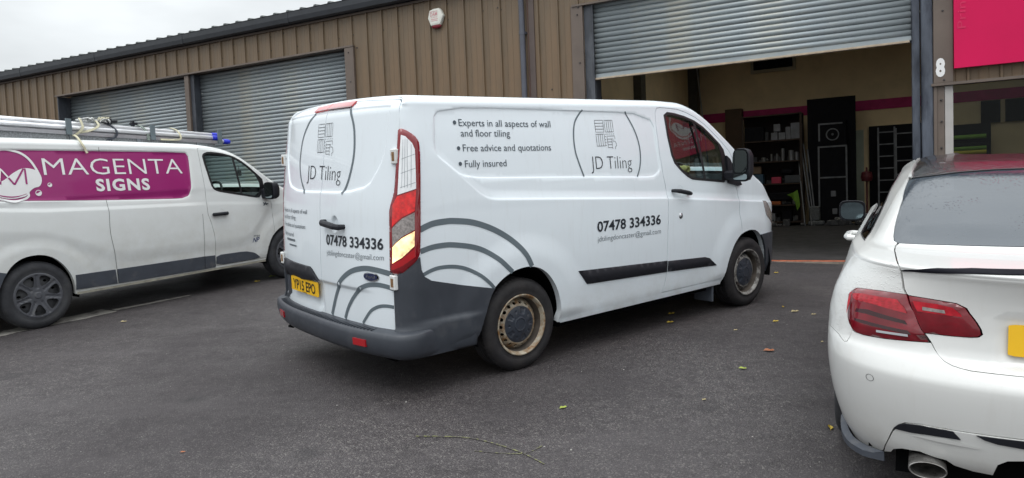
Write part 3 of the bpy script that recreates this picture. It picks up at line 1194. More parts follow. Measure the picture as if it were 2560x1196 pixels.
al = empty('alarm_box', at(-5.25, -.005, 4.05), 'white hexagonal alarm box with a red base high on the brown cladding', 'alarm box')
hexo = [(-.155, .01), (-.115, .135), (-.045, .155), (.065, .155), (.10, .13), (.155, .02), (.085, -.12), (-.10, -.125)]
V, F = [], []
h2 = [(x * .93, z * .93) for x, z in hexo]
h3 = [(x * .7, z * .7) for x, z in hexo]
for L, y in ((hexo, 0.), (hexo, -.045), (h2, -.062), (h3, -.068)):
    V += [(x, y - .002, z) for x, z in L]
for r in range(3):
    F += [(r * 8 + i, r * 8 + (i + 1) % 8, r * 8 + 8 + (i + 1) % 8, r * 8 + 8 + i) for i in range(8)]
F.append(tuple(range(24, 32)))
mesh('cover', V, F, mat('alarm_white', (.70, .70, .64), .4, var=.05), al)
V, F = lathe([(0, 0), (.05, .004), (.085, .02), (.095, .045), (.09, .06)], 20, 'z', (0, 0, 0))
V = [(x, y * .38 - .034, z * .9 - .172) for x, y, z in V]
mesh('beacon', V, F, mat('alarm_red', (.20, .012, .025), .3), al, smooth=True)
M_PKTX = mat('faded_red_print', (.62, .30, .32), .5)
afs = lambda P: np.stack([P[:, 0], np.full(len(P), -.072), P[:, 1]], 1)
text_on('lettering', 'DAM', (-.095, .03), (.045, .03), .065, afs, M_PKTX, al, bold=.01)
text_on('lettering', 'ALARMS', (-.085, .0), (.045, .0), .018, afs, M_PKTX, al)
b = MB().box(-.095, .05, -.073, -.0705, .105, .111).box(-.085, .05, -.073, -.0705, -.026, -.017).box(-.08, .05, -.073, -.0705, -.05, -.043)
b.build('printed_line', M_PKTX, al)

# ------------------------------------------------------------------ vehicle materials
M_VANW = paint('van_white_paint', (.755, .815, .86), (.36, .33, .28), .28, .62, .45)
M_VAN2 = paint('older_white_paint', (.74, .76, .755), (.40, .37, .29), .28, 1.25, .55, coat=.4, rough=.36)
M_GREYP = mat('grey_plastic', (.042, .048, .060), .45, var=.12, vs=5, dirt=(.085, .088, .095), ds=5, damt=(.55, .85), bump=.03, bs=300)
M_GREYD = mat('grey_plastic_dusty', (.060, .068, .085), .55, var=.15, vs=5, dirt=(.15, .145, .14), ds=9, damt=(.55, .85), bump=.03, bs=300)
M_BLKP = mat('black_plastic', (.014, .015, .020), .55, var=.15, spec=.3)
M_RUB = mat('seal_rubber', (.008, .008, .010), .45)
M_TYRE = mat('tyre_rubber', (.013, .012, .014), .75, var=.25, vs=9, dirt=(.036, .032, .031), ds=7, damt=(.45, .8), bump=.12, bs=120)
M_TYRE2 = mat('dusty_tyre_rubber', (.030, .031, .036), .8, var=.25, vs=9, dirt=(.060, .060, .062), ds=6, damt=(.45, .8), bump=.12, bs=120)
M_RIMR = mat('rusty_cream_rim', (.38, .335, .26), .5, var=.2, vs=14, dirt=(.20, .105, .04), ds=16, damt=(.44, .62), bump=.15, bs=90)
M_RIMG = mat('pale_steel_rim', (.34, .33, .31), .5, var=.3, vs=14, dirt=(.07, .06, .055), ds=14, damt=(.40, .55))
M_RIMI = mat('rim_barrel_grime', (.085, .070, .058), .7, var=.4, vs=12)
M_CAP = mat('wheel_centre_cap', (.028, .034, .047), .42, var=.25, vs=14, dirt=(.07, .07, .075), ds=20, damt=(.55, .8))
M_COVER = mat('grey_wheel_cover', (.075, .078, .090), .5, var=.15, vs=10, dirt=(.16, .155, .15), ds=14, damt=(.55, .85))
M_DARK = mat('underbody_black', (.003, .003, .0035), .9, spec=.1)
M_CABIN = mat('cabin_dark', (.018, .020, .024), .8, var=.2)
M_VGL = glass('van_window', (.66, .76, .76), 2.0)
M_VGL2 = glass('van_window_clear', (.80, .90, .87), 1.55)
M_MIRR = mat('mirror_glass', (.34, .40, .41), .03, metal=1.0, var=.02)
M_CHR = mat('chrome', (.55, .56, .58), .15, metal=1.0, var=.05)
M_RED = mat('red_lens', (.42, .006, .012), .12, coat=.8, var=.1)
M_REDD = mat('dark_red_lens', (.21, .004, .010), .12, coat=.8, var=.15)
M_REDL = mat('red_lens_lit', (.55, .008, .01), .15, coat=.8, var=.35, vs=22, emit=(1, .02, .015), es=.17)
M_CLR = mat('clear_lens', (.84, .86, .88), .15, coat=.8, var=.08, vs=40, stretch=(1, 1, .3))
M_CLRG = mat('clear_lens_ribbed', (.30, .27, .26), .2, coat=.8, var=.4, vs=70)
M_WARM = mat('reversing_lens_lit', (.9, .7, .4), .2, coat=.5, var=.2, vs=9, emit=(1, .66, .30), es=1.2)
M_PLY = mat('number_plate_yellow', (.86, .50, .015), .35, var=.04)
M_PLT = mat('plate_black', (.012, .010, .010), .4)
M_VIN = mat('grey_vinyl', (.115, .145, .165), .45, var=.04)
M_VTX = mat('lettering_grey', (.055, .075, .095), .45, var=.04)
M_VBK = mat('lettering_black', (.012, .017, .025), .45)
M_RUST = mat('rusty_hinge_hole', (.22, .12, .05), .8, var=.4, vs=60)
M_GLOVE = mat('yellow_glove', (.75, .66, .24), .8, var=.1)
M_BADGE = mat('navy_badge', (.010, .018, .07), .2, coat=.6)


def table(kn, sig, lo=-3, hi=6, n=4000):
    x = np.linspace(lo, hi, n)
    y = np.interp(x, *zip(*kn))
    h = int(sig * 3 / (x[1] - x[0])) + 1
    k = np.exp(-.5 * (np.arange(-h, h + 1) * (x[1] - x[0]) / sig) ** 2)
    y = np.convolve(np.pad(y, h, 'edge'), k / k.sum(), 'valid')
    return lambda v: np.interp(v, x, y)


class Shell:
    """a van's outer surface. body(P): P=(distance along, height) wrapped over the roof edge and the rear corner"""
    def __init__(s, yb, H, taper, xc, bow=.11, feats=(), rfeats=(), zroof=1.90, dr=.095, rl=.15, rw=.115, ye=None):
        s.dr, s.rl, s.rw, s.ye = dr, rl, rw, ye
        s.Y, s.H, s.T, s.XC = table(yb, .025), table(H, .05), table(taper, .06), table(xc, .06)
        s.bow, s.feats, s.rfeats, s.zroof = bow, feats, rfeats, zroof

    def zr(s, x):
        return s.H(x) - s.dr

    def btop(s, x):
        return s.zr(x) + s.rl + s.Y(s.zr(x)) - s.rw - s.T(x)

    def lines(s, creases=(), polys=(), archs=(), xf=3.9):
        L = []
        xs = np.linspace(-1.1, xf, 60)
        for d in (-.02, 0, .02, .045, .07, .095, .12, .145, .165, .25):
            L.append([(x, float(s.zr(x)) + d) for x in xs])
        zz = np.linspace(.29, 1.9, 40)
        for d in (.0, .02, .045, .075, .105, .135, .165, .19):
            L.append([(float(s.uend(z)) + d, z) for z in zz])
        for c, offs in creases:
            for d in offs:
                L.append([(x, z + d) for x, z in c])
        for p, offs in polys:
            for d in offs:
                q = inset(p, d)
                L.append(q + [q[0]])
        for xc, rr in archs:
            for r in rr:
                L.append([(xc + r * math.cos(a), .343 + r * math.sin(a)) for a in np.linspace(0, math.pi, 40)])
        return L

    def cy(s, z):
        return np.maximum(.03, s.Y(z) - s.ye) if s.ye else .09 + 0 * s.Y(z)

    def XR0(s, y, z):
        return s.XC(z) + s.bow * (np.abs(y) / .92) ** 3 + .10 * np.clip((z - s.zroof) / .12, 0, 2) ** 2

    def uend(s, z):
        z = np.asarray(z, float)
        return s.XR0(s.Y(z) - s.cy(z), z) + .12 - .165

    def body(s, P, side=-1):
        u, b = P[:, 0], P[:, 1]
        H = s.H(u)
        zr = H - s.dr
        z = np.minimum(b, zr)
        Yz = s.Y(z)
        T = s.T(u)
        y = Yz - T
        for f in s.feats:
            y = y + f(u, np.minimum(b, zr + .08))
        e = b - zr
        a = np.clip(e / s.rl, 0, 1) * np.pi / 2
        over = e > 0
        Yr = s.Y(zr) - T
        w0 = Yr - s.rw
        l2 = np.clip(e - s.rl, 0, None)
        ft = y - Yz + T
        yy = np.where(over, Yr + ft * np.cos(a) - s.rw * (1 - np.cos(a)) - l2, y)
        zz = np.where(over, zr + (s.dr - .025) * np.sin(a), z)
        flat = e > s.rl
        zz = np.where(flat, H - .025 * (yy / np.maximum(w0, .05)) ** 2, zz)
        # rear corner
        cyz = s.cy(z)
        Xe = s.XR0(Yz - cyz, z)
        xs = Xe + .12
        k = (xs - u) / .165
        aa = np.clip(k, 0, 1) * np.pi / 2
        wg = 1 - sstep(b, zr + .10, zr + .45)
        ex = np.clip(k - 1, 0, None) * .165
        Yc = yy - (cyz * (1 - np.cos(aa)) + ex) * wg
        Xw = np.where(k > 0, xs - .12 * np.sin(aa), u)
        Xw = np.where(k > 1, s.XR0(Yc, z), Xw)
        X = Xw * wg + u * (1 - wg)
        zz = zz - sstep(e, .02, .16) * .030 * np.clip((-.80 - u) / .14, 0, 2) ** 2
        tt = sstep(-u, .82, .93) * (b > zr)
        X = X * (1 - tt) + s.XR0(Yc, zz) * tt
        return np.stack([X, side * Yc, zz], 1)

    def rear(s, P):
        y, z = P[:, 0], P[:, 1]
        x = s.XR0(y, z)
        for f in s.rfeats:
            x = x + f(y, z)
        return np.stack([x, y, z], 1)


def wheel(parent, x, yo, side, kind, r=.343, w=.215, lbl=None):
    """side -1 right, +1 left; yo outer face"""
    sg = 1 if side < 0 else -1
    cz = r
    tm = M_TYRE2 if kind == 'cover' else M_TYRE
    V, F = lathe([(.05, -.10), (.21, -.10), (.21, -w + .02), (.05, -w + .02)], 24, 'y', (x, yo, cz), sg)
    hub = mesh('wheel', V, F, M_DARK, parent)
    if lbl:
        hub['label'] = lbl
    k = r / .343
    pr = [(.205, -.03), (.222, -.004), (.236, .003), (.245, .0), (.262, .007), (.285, .009), (.300, .006), (.318, -.002), (.331, -.014), (.340, -.028), (.343, -.045)]
    g = []
    for c in (.075, .105, .135):
        g += [(.343, -c + .004), (.336, -c + .003), (.336, -c - .003), (.343, -c - .004)]
    pr += g + [(.343, -w + .045), (.340, -w + .028), (.325, -w + .005), (.29, -w), (.23, -w + .005)]
    V, F = lathe([(a * k, d) for a, d in pr], 72, 'y', (x, yo, cz), sg)
    mesh('tyre', V, F, tm, hub, smooth=True)
    # shoulder blocks
    b = MB()
    n = 60
    for i in range(n):
        a0 = 2 * math.pi * i / n
        a1 = a0 + 2 * math.pi / n * .62
        vs = []
        for a in (a0, a1):
            for rr, d in ((.334 * k, -.014), (.3445 * k, -.030), (.3455 * k, -.066), (.33 * k, -.066)):
                vs.append((x + rr * math.cos(a), yo - sg * d, cz + rr * math.sin(a)))
        b.add(vs, [(0, 1, 5, 4), (1, 2, 6, 5), (0, 4, 7, 3), (0, 3, 2, 1), (4, 5, 6, 7)])
    b.build('tread_blocks', tm, hub, kind='stuff')

    def ann(name, ro, ri, holes, depth, m, st=.02):
        o = [(ro * math.cos(a), ro * math.sin(a)) for a in np.linspace(0, 2 * np.pi, 64, endpoint=False)]
        hh = list(holes)
        if ri:
            hh.append([(ri * math.cos(a), ri * math.sin(a)) for a in np.linspace(0, 2 * np.pi, 40, endpoint=False)])

        def sf(P):
            return np.stack([x + P[:, 0], yo - sg * depth(P), cz + P[:, 1]], 1)
        return skin(name, o, sf, m, hub, 1 if side < 0 else -1, hh, st, .012)
    if kind.startswith('steel'):
        RM = M_RIMR if x < 1 else M_RIMG
        V, F = lathe([(.222, -.006), (.229, .002), (.2285, .008), (.222, .009), (.215, .004), (.208, -.012), (.203, -.02)], 64, 'y', (x, yo, cz), sg)
        mesh('rim', V, F, RM, hub, smooth=True)
        V, F = lathe([(.203, -.02), (.199, -.055), (.196, -.085), (.183, -.095)], 64, 'y', (x, yo, cz), sg)
        mesh('rim_barrel', V, F, M_RIMI, hub, smooth=True)
        hs = []
        for i in range(18):
            a = 2 * math.pi * i / 18
            ca, sa = math.cos(a), math.sin(a)
            hs.append([((.163 + .0115 * math.cos(t)) * ca - .0145 * math.sin(t) * sa, (.163 + .0115 * math.cos(t)) * sa + .0145 * math.sin(t) * ca)
                       for t in np.linspace(0, 2 * np.pi, 10, endpoint=False)])

        def dep(P):
            q = np.hypot(P[:, 0], P[:, 1])
            return np.interp(q, [.05, .135, .15, .175, .195, .2], [-.03, -.03, -.034, -.055, -.09, -.095])
        ann('rim_disc', .196, 0, hs, dep, RM, .015)

        def cdep(P):
            q = np.hypot(P[:, 0], P[:, 1])
            th = np.arctan2(P[:, 1], P[:, 0])
            d = -.012 - .018 * (q / .137) ** 3
            d = d + .004 * (sstep(q, .040, .046) - sstep(q, .050, .056)) * 1.0
            lob = np.cos(5 * th)
            d = d - .006 * sstep(lob, .55, .75) * sstep(q, .075, .085) * (1 - sstep(q, .118, .126))
            d = d - .005 * sstep(-lob, .9, .97) * sstep(q, .09, .095) * (1 - sstep(q, .105, .11))
            return d
        ann('hub_cap', .137, 0, (), cdep, M_CAP, .007)
    elif kind == 'cover':
        hs = []
        for i in range(7):
            a0 = math.pi / 2 + 2 * math.pi * i / 7 + .17
            a1 = a0 + 2 * math.pi / 7 - .34
            hs.append([(.205 * math.cos(a0 - .05), .205 * math.sin(a0 - .05)), (.213 * math.cos((a0 + a1) / 2), .213 * math.sin((a0 + a1) / 2)),
                       (.205 * math.cos(a1 + .05), .205 * math.sin(a1 + .05)), (.10 * math.cos(a1 - .10), .10 * math.sin(a1 - .10)), (.10 * math.cos(a0 + .10), .10 * math.sin(a0 + .10))])
            hs[-1] = rnd(hs[-1], 1)

        def dep2(P):
            q = np.hypot(P[:, 0], P[:, 1])
            th = np.arctan2(P[:, 1], P[:, 0]) - math.pi / 2
            sp = np.abs((th / (2 * math.pi / 7) + .5) % 1 - .5) * 2 * math.pi / 7
            d = np.interp(q, [0, .03, .036, .08, .2, .222, .235], [.002, .002, -.004, -.006, .004, .006, -.002])
            d = d + .006 * (1 - sstep(sp * q, .010, .014)) * sstep(q, .06, .08) * (1 - sstep(q, .205, .215)) * -1
            return d
        ann('wheel_cover', .235, 0, hs, dep2, M_COVER, .010)

        def dep3(P):
            q = np.hypot(P[:, 0], P[:, 1])
            return np.interp(q, [0, .08, .16, .21], [-.02, -.025, -.035, -.05])
        hs2 = [[(.165 * math.cos(a) + .02 * math.cos(t), .165 * math.sin(a) + .014 * math.sin(t)) for t in np.linspace(0, 2 * np.pi, 8, endpoint=False)]
               for a in np.linspace(.3, .3 + 2 * np.pi, 9, endpoint=False)]
        ann('rim', .212, 0, hs2, dep3, mat('grey_steel_rim', (.045, .046, .05), .6, var=.4, vs=20), .02)
        b = MB()
        for a in (2.6, .4, -1.3):
            V, F = lathe([(0, .0), (.012, .0), (.014, -.02)], 8, 'y', (x + .10 * math.cos(a), yo - sg * -.015, cz + .10 * math.sin(a)), sg)
            b.add(V, F)
        b.build('wheel_bolts', M_CHR, hub)
    return hub


def arch_liner(parent, x, side, r=.42, z=.343, y0=.955, y1=.60):
    V, F = [], []
    n = 28
    for yy in (y0, y1):
        for i in range(n + 1):
            a = math.radians(-15 + 210 * i / n)
            V.append((x + r * math.cos(a), side * yy, z + .02 + r * math.sin(a)))
    F = [(i, i + 1, n + 2 + i, n + 1 + i) for i in range(n)]
    V.append((x, side * y1, z))
    c = len(V) - 1
    F += [(n + 1 + i, n + 2 + i, c) for i in range(n)]
    mesh('wheel_arch_liner', V, F, M_DARK, parent)


def mirror(parent, side, x, yi, yo2, z0, z1, depth=.13, tilt=.0):
    """door mirror: rounded black housing, glass set into its rear face"""
    V, F = [], []
    cy, cz = (yi + yo2) / 2, (z0 + z1) / 2
    hw, hh = abs(yo2 - yi) / 2, (z1 - z0) / 2
    n = 28
    for d, sc, dx in ((.012, .90, 0), (.0, .97, 0), (.02, 1.0, 0), (depth * .5, .96, 0), (depth * .8, .78, 0), (depth, .42, 0)):
        for i in range(n):
            a = 2 * math.pi * i / n
            c, s2 = math.cos(a), math.sin(a)
            q = (abs(c) ** 4.5 + abs(s2) ** 4.5) ** (-1 / 4.5)
            V.append((x + d, cy + hw * sc * q * c, cz + hh * sc * q * s2))
    for r in range(5):
        F += [(r * n + i, r * n + (i + 1) % n, r * n + n + (i + 1) % n, r * n + n + i) for i in range(n)]
    F.append(tuple(5 * n + i for i in range(n)))
    F.append(tuple(range(n - 1, -1, -1)))
    h = mesh('door_mirror', V, F, M_BLKP, parent, smooth=False)
    for p in h.data.polygons:
        p.use_smooth = len(p.vertices) == 4
    return h, (cy, cz, hw, hh)


def rrect(cx, cz, hw, hh, n=24, e=5):
    o = []
    for i in range(n):
        a = 2 * math.pi * i / n
        c, s2 = math.cos(a), math.sin(a)
        q = (abs(c) ** e + abs(s2) ** e) ** (-1 / e)
        o.append((cx + hw * q * c, cz + hh * q * s2))
    return o


# =================================================================== the tiling firm's van
W1 = empty('delivery_van', frame((-0.5580383, 6.0934689, -1.2126434), (0.77468198, 0.63105236, 0.04050621), (-0.63234813, 0.77289336, 0.05264689),
                           (0.00191596, -0.06639863, 0.99779134)),
           'white tiling van with grey arc graphics and lit tail lamp, in mid yard', 'van')

PANEL = rnd([(-.70, 1.62), (-.655, 1.938), (1.575, 1.900), (1.625, 1.343), (.70, 1.392), (-.47, 1.443)], 2, q=.12)
RECESS = rnd([(-.815, 1.955), (-.818, 1.925), (-.80, 1.60), (-.63, 1.37), (.60, 1.36), (.79, 1.60), (.808, 1.925), (.805, 1.955)], 2, q=.18)


_zc = table([(-1.1, 1.99), (-.663, 1.593), (-.30, 1.292), (1.655, 1.165), (2.714, 1.069), (4, .95)], .05)


def f_crease(u, z):
    zc = _zc(u)
    return (-.013 * sstep(z - zc, -.012, .07) - .007 * sstep(z - zc, -.008, .014)) * (.25 + .75 * sstep(u, -.5, -.1)) * sstep(u, -.8, -.6)


def f_panel(poly, dep, wd=.016):
    def f(u, z):
        P = np.stack([u, z], 1)
        ins = pip(poly, P)
        d = pdist(poly, P)
        return dep * np.where(ins, sstep(d, 0, wd), 0)
    return f


def f_arch(xc, amp=.016, a=.50, b=.70):
    def f(u, z):
        r = np.hypot(u - xc, z - .343)
        return amp * (1 - sstep(r, a, b)) * sstep(z, .30, .40)
    return f


S1 = Shell([(.2, .945), (.3, .962), (.36, .975), (.45, .979), (.55, .984), (.8, .990), (1.0, .990), (1.15, .988), (1.3, .985), (1.45, .977), (1.6, .963), (1.75, .945), (1.9, .922), (2.1, .90)],
           [(-2, 2.035), (1.70, 2.035), (2.02, 2.02), (2.20, 1.965), (2.35, 1.885), (2.5, 1.785), (2.65, 1.68), (2.8, 1.575), (2.95, 1.455), (3.1, 1.33), (3.25, 1.275),
            (3.4, 1.16), (3.55, 1.06), (3.7, .94), (3.85, .80), (3.95, .70), (5, .6)],
           [(-3, 0), (2.7, 0), (3.0, .012), (3.3, .05), (3.5, .11), (3.7, .23), (3.85, .40), (3.95, .58), (5, .7)],
           [(0, -1.115), (.5, -1.118), (.85, -1.115), (1.3, -1.09), (1.95, -1.0), (2.1, -.97)],
           .11, (f_crease, f_panel(PANEL, -.0065, .011), f_arch(0), f_arch(2.933, .014)),
           (f_panel(RECESS, .010, .02),
            lambda y, z: .016 * (1 - sstep(z, .700, .735)) * sstep(y, -.75, -.45) * (1 - sstep(y, .02, .06)),
            lambda y, z: .022 * (1 - sstep(np.hypot(y + .245, (z - 1.152) * .9), .030, .058)),
            lambda y, z: .020 * sstep(y, .0, .02) * (1 - sstep(z, .70, .72)) * sstep(z, .515, .53)), ye=.902)
b1 = lambda P: S1.body(P, -1)
b1L = lambda P: S1.body(P, 1)
r1 = S1.rear

WIN = [(1.730, 1.880), (1.778, 1.905), (1.873, 1.896), (2.012, 1.870), (2.149, 1.830), (2.271, 1.771), (2.384, 1.693), (2.500, 1.609), (2.548, 1.555), (2.574, 1.476), (2.578, 1.398),
       (2.576, 1.300), (2.530, 1.254), (2.245, 1.284), (2.050, 1.306), (1.982, 1.333), (1.893, 1.389), (1.809, 1.459), (1.773, 1.533), (1.740, 1.70)]
ARCH_R = [(-.462, .300), (-.440, .345), (-.415, .387), (-.358, .513), (-.317, .608), (-.275, .664), (-.205, .716), (-.124, .753), (-.03, .774), (.06, .775), (.145, .755), (.219, .712), (.284, .643),
          (.333, .556), (.361, .464), (.368, .388), (.358, .324), (.355, .300)]
ARCH_F = [(2.468, .300), (2.529, .408), (2.575, .520), (2.642, .632), (2.715, .703), (2.790, .745), (2.879, .764), (2.981, .762), (3.07, .738), (3.140, .695), (3.198, .632), (3.245, .537),
          (3.27, .42), (3.27, .30)]
ARCH_R, ARCH_F = spline(ARCH_R, 3), spline(ARCH_F, 3)
DOOR = [(1.585, .338), (1.618, .40), (1.644, .495), (1.655, .70), (1.664, .90), (1.675, 1.154), (1.672, 1.24), (1.640, 1.365), (1.612, 1.56), (1.606, 1.76), (1.615, 1.90), (1.645, 1.943),
        (1.70, 1.950), (1.907, 1.937), (2.037, 1.908), (2.16, 1.868), (2.29, 1.803), (2.41, 1.722), (2.53, 1.635), (2.635, 1.55), (2.70, 1.46), (2.722, 1.32), (2.715, 1.225), (2.749, 1.158),
        (2.760, 1.072), (2.748, .95), (2.770, .845), (2.785, .742)]
door_low = [q for q in reversed(ARCH_F) if q[0] < 2.78 and q[1] > .34]
DOORP = DOOR + door_low + [(2.486, .338)]


def van_body_outline(S, archr, archf, xr=-.93, xf=3.9, zb=.296, pil=(2.10, 3.02), rear_side=None):
    zs = list(np.linspace(zb + .04, 1.88 if S is S1 else 1.80, 40))
    o = [(float(S.uend(z)), z) for z in zs]
    ur = float(S.uend(S.zr(xr)))
    o += [(ur, float(b)) for b in np.linspace(1.90 if S is S1 else 1.82, float(S.btop(ur)), 14)]
    for x in list(np.linspace(xr + .2, pil[0], 14)):
        o.append((x, float(S.btop(x))))
    o.append((pil[0], float(S.zr(pil[0])) + .26))
    for x in np.linspace(pil[0] + .08, pil[1], 12):
        o.append((x, float(S.zr(x)) + .125))
    for x in np.linspace(pil[1] + .02, xf, 10):
        o.append((x, float(S.btop(x))))
    o += [(xf, zb + .05), (archf[-1][0] + .1, zb)] + list(reversed(archf)) + [(archf[0][0] - .03, zb)]
    o += [(archr[-1][0] + .02, zb)] + list(reversed(archr)) + [(archr[0][0] - .05, zb + .005)]
    return o


CRL = [(x, float(_zc(x))) for x in np.linspace(-.95, 3.8, 60)]
EX1 = S1.lines([(CRL, (-.013, -.006, .0, .006, .013, .03, .05, .072))], [(PANEL, (0, .004, .008, .012))], [(0, (.5, .55, .6, .65, .7)), (2.933, (.5, .55, .6, .65, .7))])
rp = [RECESS, ]
EXR = [inset(RECESS, d) + [inset(RECESS, d)[0]] for d in (0, .007, .014, .021)]
EXR += [[(y, z) for y in np.linspace(-.9, .9, 40)] for z in (.700, .712, .724, .736, 1.93, 1.96, 1.985)]
EXR += [[(-.245 + r * math.cos(t), 1.152 + r * math.sin(t) / .9) for t in np.linspace(0, 2 * math.pi, 24)] for r in (.028, .038, .048, .060)]
EXR += [[(.0, .5), (.0, .72)], [(.02, .5), (.02, .72)]] + [[(y, z) for y in np.linspace(.0, .9, 30)] for z in (.513, .532)]
OB = van_body_outline(S1, ARCH_R, ARCH_F)
skin('body_side', OB, b1, M_VANW, W1, 1, [DOORP], .026, .05, extra=EX1)
skin('body_side', OB, b1L, M_VANW, W1, -1, [DOORP], .05, .05, extra=EX1)
WINSC = [(2.10, float(S1.zr(2.10)) + .27)] + [(x, float(S1.zr(x)) + .13) for x in np.linspace(2.18, 3.02, 12)]
WINSC = WINSC + [(x, 2 * float(S1.btop(x)) - b) for x, b in reversed(WINSC)]
skin('windscreen', WINSC, b1, M_VGL, W1, 1, (), .08, 0)
M_CAVITY = M_DARK
for sd, bb2, sg in ((-1, b1, 1), (1, b1L, -1)):
    strip_on('door_shut_gap', DOORP, .034, bb2, M_RUB, W1, sg, -.012, closed=True)
    dr = skin('front_door', inset(DOORP, .0055), bb2, M_VANW, W1, sg, [WIN], .028, .022, extra=EX1)
    skin('window_seal', inset(WIN, -.002), bb2, M_RUB, dr, sg, [inset(WIN, .020)], .04, .01, off=.003)
    skin('window_glass', inset(WIN, .015), lambda P, bb2=bb2, sd=sd: bb2(P) - np.stack([0 * P[:, 0], sd * .035 * (P[:, 1] - 1.24), 0 * P[:, 0]], 1), M_VGL, dr, sg, (), .06, 0, off=-.004)
    strip_on('window_bar', [(2.139, 1.835), (2.237, 1.29)], .030, bb2, M_RUB, dr, sg, .0)
    skin('window_corner_trim', [(2.45, 1.645), (2.545, 1.56), (2.575, 1.47), (2.578, 1.30), (2.53, 1.255), (2.49, 1.26), (2.505, 1.36), (2.50, 1.50)], bb2, M_RUB, dr, sg, (), .03, .004, off=.005)
    skin('door_card', [(1.66, .40), (1.70, 1.28), (1.99, 1.28), (2.6, 1.23), (2.68, .80), (2.45, .42)], bb2, M_CABIN, dr, sg, (), .12, 0, off=-.05)
    skin('mirror_base', [(2.565, 1.50), (2.615, 1.47), (2.70, 1.34), (2.80, 1.214), (2.745, 1.208), (2.58, 1.245)], bb2, M_BLKP, dr, sg, (), .03, .02, off=.022)
    # mirror with two glasses
    yi, yo2 = (sd * 1.075, sd * 1.245)
    mh, (cy, cz, hw, hh) = mirror(dr, sd, 2.50, yi, yo2, 1.262, 1.565, .14)
    MB().box(2.53, 2.62, min(sd * .95, sd * 1.09), max(sd * .95, sd * 1.09), 1.27, 1.36, .02).build('mirror_arm', M_BLKP, dr)
    for (gz0, gz1) in ((1.345, 1.548), (1.280, 1.335)):
        o = rrect(cy, (gz0 + gz1) / 2, hw * .82, (gz1 - gz0) / 2, 24, 5)
        a = math.radians(9)

        def gs(P, cy=cy, sd=sd, a=a):
            return np.stack([2.494 + (P[:, 0] - cy) * sd * math.tan(a) * .35, P[:, 0], P[:, 1]], 1)
        skin('mirror_glass', o, gs, M_MIRR, mh, -1, (), .08, .004)
    V, F = lathe([(0, 0), (.012, .003), (.013, .02)], 10, 'y', (0, 0, 0))
    # handle: recessed cup, bar grip
    MB().tube([(1.757, sd * (.965), 1.222), (1.768, sd * 1.012, 1.221), (1.80, sd * 1.022, 1.217), (1.93, sd * 1.022, 1.192), (1.962, sd * 1.012, 1.186), (1.972, sd * .965, 1.183)], [.014, .017, .019, .019, .017, .014], 10).build('door_handle', M_BLKP, dr)
    cup = [(1.863 + .052 * math.cos(t), 1.212 + .052 * math.sin(t)) for t in np.linspace(0, 2 * np.pi, 24, endpoint=False)]
    skin('handle_cup', cup, lambda P, bb2=bb2, sg=sg: bb2(P) + normals(bb2, P, sg) * (.002 - .012 * np.clip(1 - np.hypot(P[:, 0] - 1.863, P[:, 1] - 1.212) / .052, 0, 1) ** .7)[:, None], M_VANW, dr, sg, (), .015, 0)
    V, F = lathe([(0, .013), (.014, .012), (.017, .008), (.026, .007), (.029, .0), (.029, -.01)], 24, 'y', (1.847, sd * .985, .995), 1 if sd < 0 else -1)
    mesh('dead_lock', V, F, M_CHR, dr, smooth=True)
    # side mouldings on door and body
    mo = [(1.668, .613), (2.20, .584), (2.27, .565), (2.372, .486), (1.662, .520)]
    skin('side_moulding', mo, bb2, M_BLKP, dr, sg, (), .03, .014, off=.006, dome=(.012, .022))
    mo = [(.565, .672), (1.655, .618), (1.650, .520), (.72, .553), (.66, .556)]
    skin('side_moulding', mo, bb2, M_BLKP, W1, sg, (), .03, .014, off=.006, dome=(.012, .022))
    # grey rear quarter
    q = [(-.872, .957), (-.867, .874), (-.845, .824), (-.791, .790), (-.539, .723), (-.270, .661)]
    q += [p for p in reversed(ARCH_R) if p[0] < -.27] + [(-.50, .292)]
    q += [(float(S1.uend(z)) - .004, z) for z in (.292, .40, .47, .55, .65, .75, .84)] + [(-.975, .868), (-.93, .905)]

    def bq(P, bb2=bb2, sg=sg):
        n = normals(bb2, P, sg)
        d = .018 * (1 - sstep(P[:, 1], .500 + .05 * (P[:, 0] + .45), .545 + .05 * (P[:, 0] + .45))) * sstep(P[:, 0], -.30, -.52)
        return bb2(P) + n * (.010 + d)[:, None]
    skin('grey_quarter_panel', q, bq, M_GREYP, W1, sg, (), .03, .02)
    # front bumper end
    fb = [(3.140, .697), (3.198, .632), (3.245, .537), (3.27, .42), (3.27, .30), (3.88, .30), (3.88, .66), (3.30, .700)]
    skin('front_bumper', fb, bb2, M_GREYP, W1, sg, (), .04, .02, off=.012)
    skin('headlamp', [(3.22, 1.03), (3.30, 1.02), (3.62, .80), (3.80, .70), (3.5, .78), (3.3, .88)], bb2, M_CLRG, W1, sg, (), .04, .01, off=.004)
    # sill lip
    strip_on('sill', [(.375, .306), (2.46, .306)], .028, lambda P, bb2=bb2, sg=sg: bb2(P) + normals(bb2, P, sg) * .006, M_VANW, W1, sg, .0, .08)
    MB().box(2.36, 2.385, min(sd * .74, sd * .95), max(sd * .74, sd * .95), .13, .33, .006).build('mud_flap', M_GREYD, W1)
    for xx in (0, 2.933):
        arch_liner(W1, xx, sd)
        wheel(W1, xx, sd * .955, sd, 'steel')

# tail lamps
zl = np.linspace(.856, 1.785, 24)


def lampL(z):
    return S1.uend(z) + np.interp(z, [.85, .87, 1.27, 1.40, 1.8], [-.028, -.032, -.034, .006, .004])


def lampR(z):
    return np.interp(z, [.856, .957, 1.068, 1.327, 1.636, 1.70, 1.753, 1.785], [-.990, -.874, -.862, -.843, -.812, -.810, -.842, -.90])


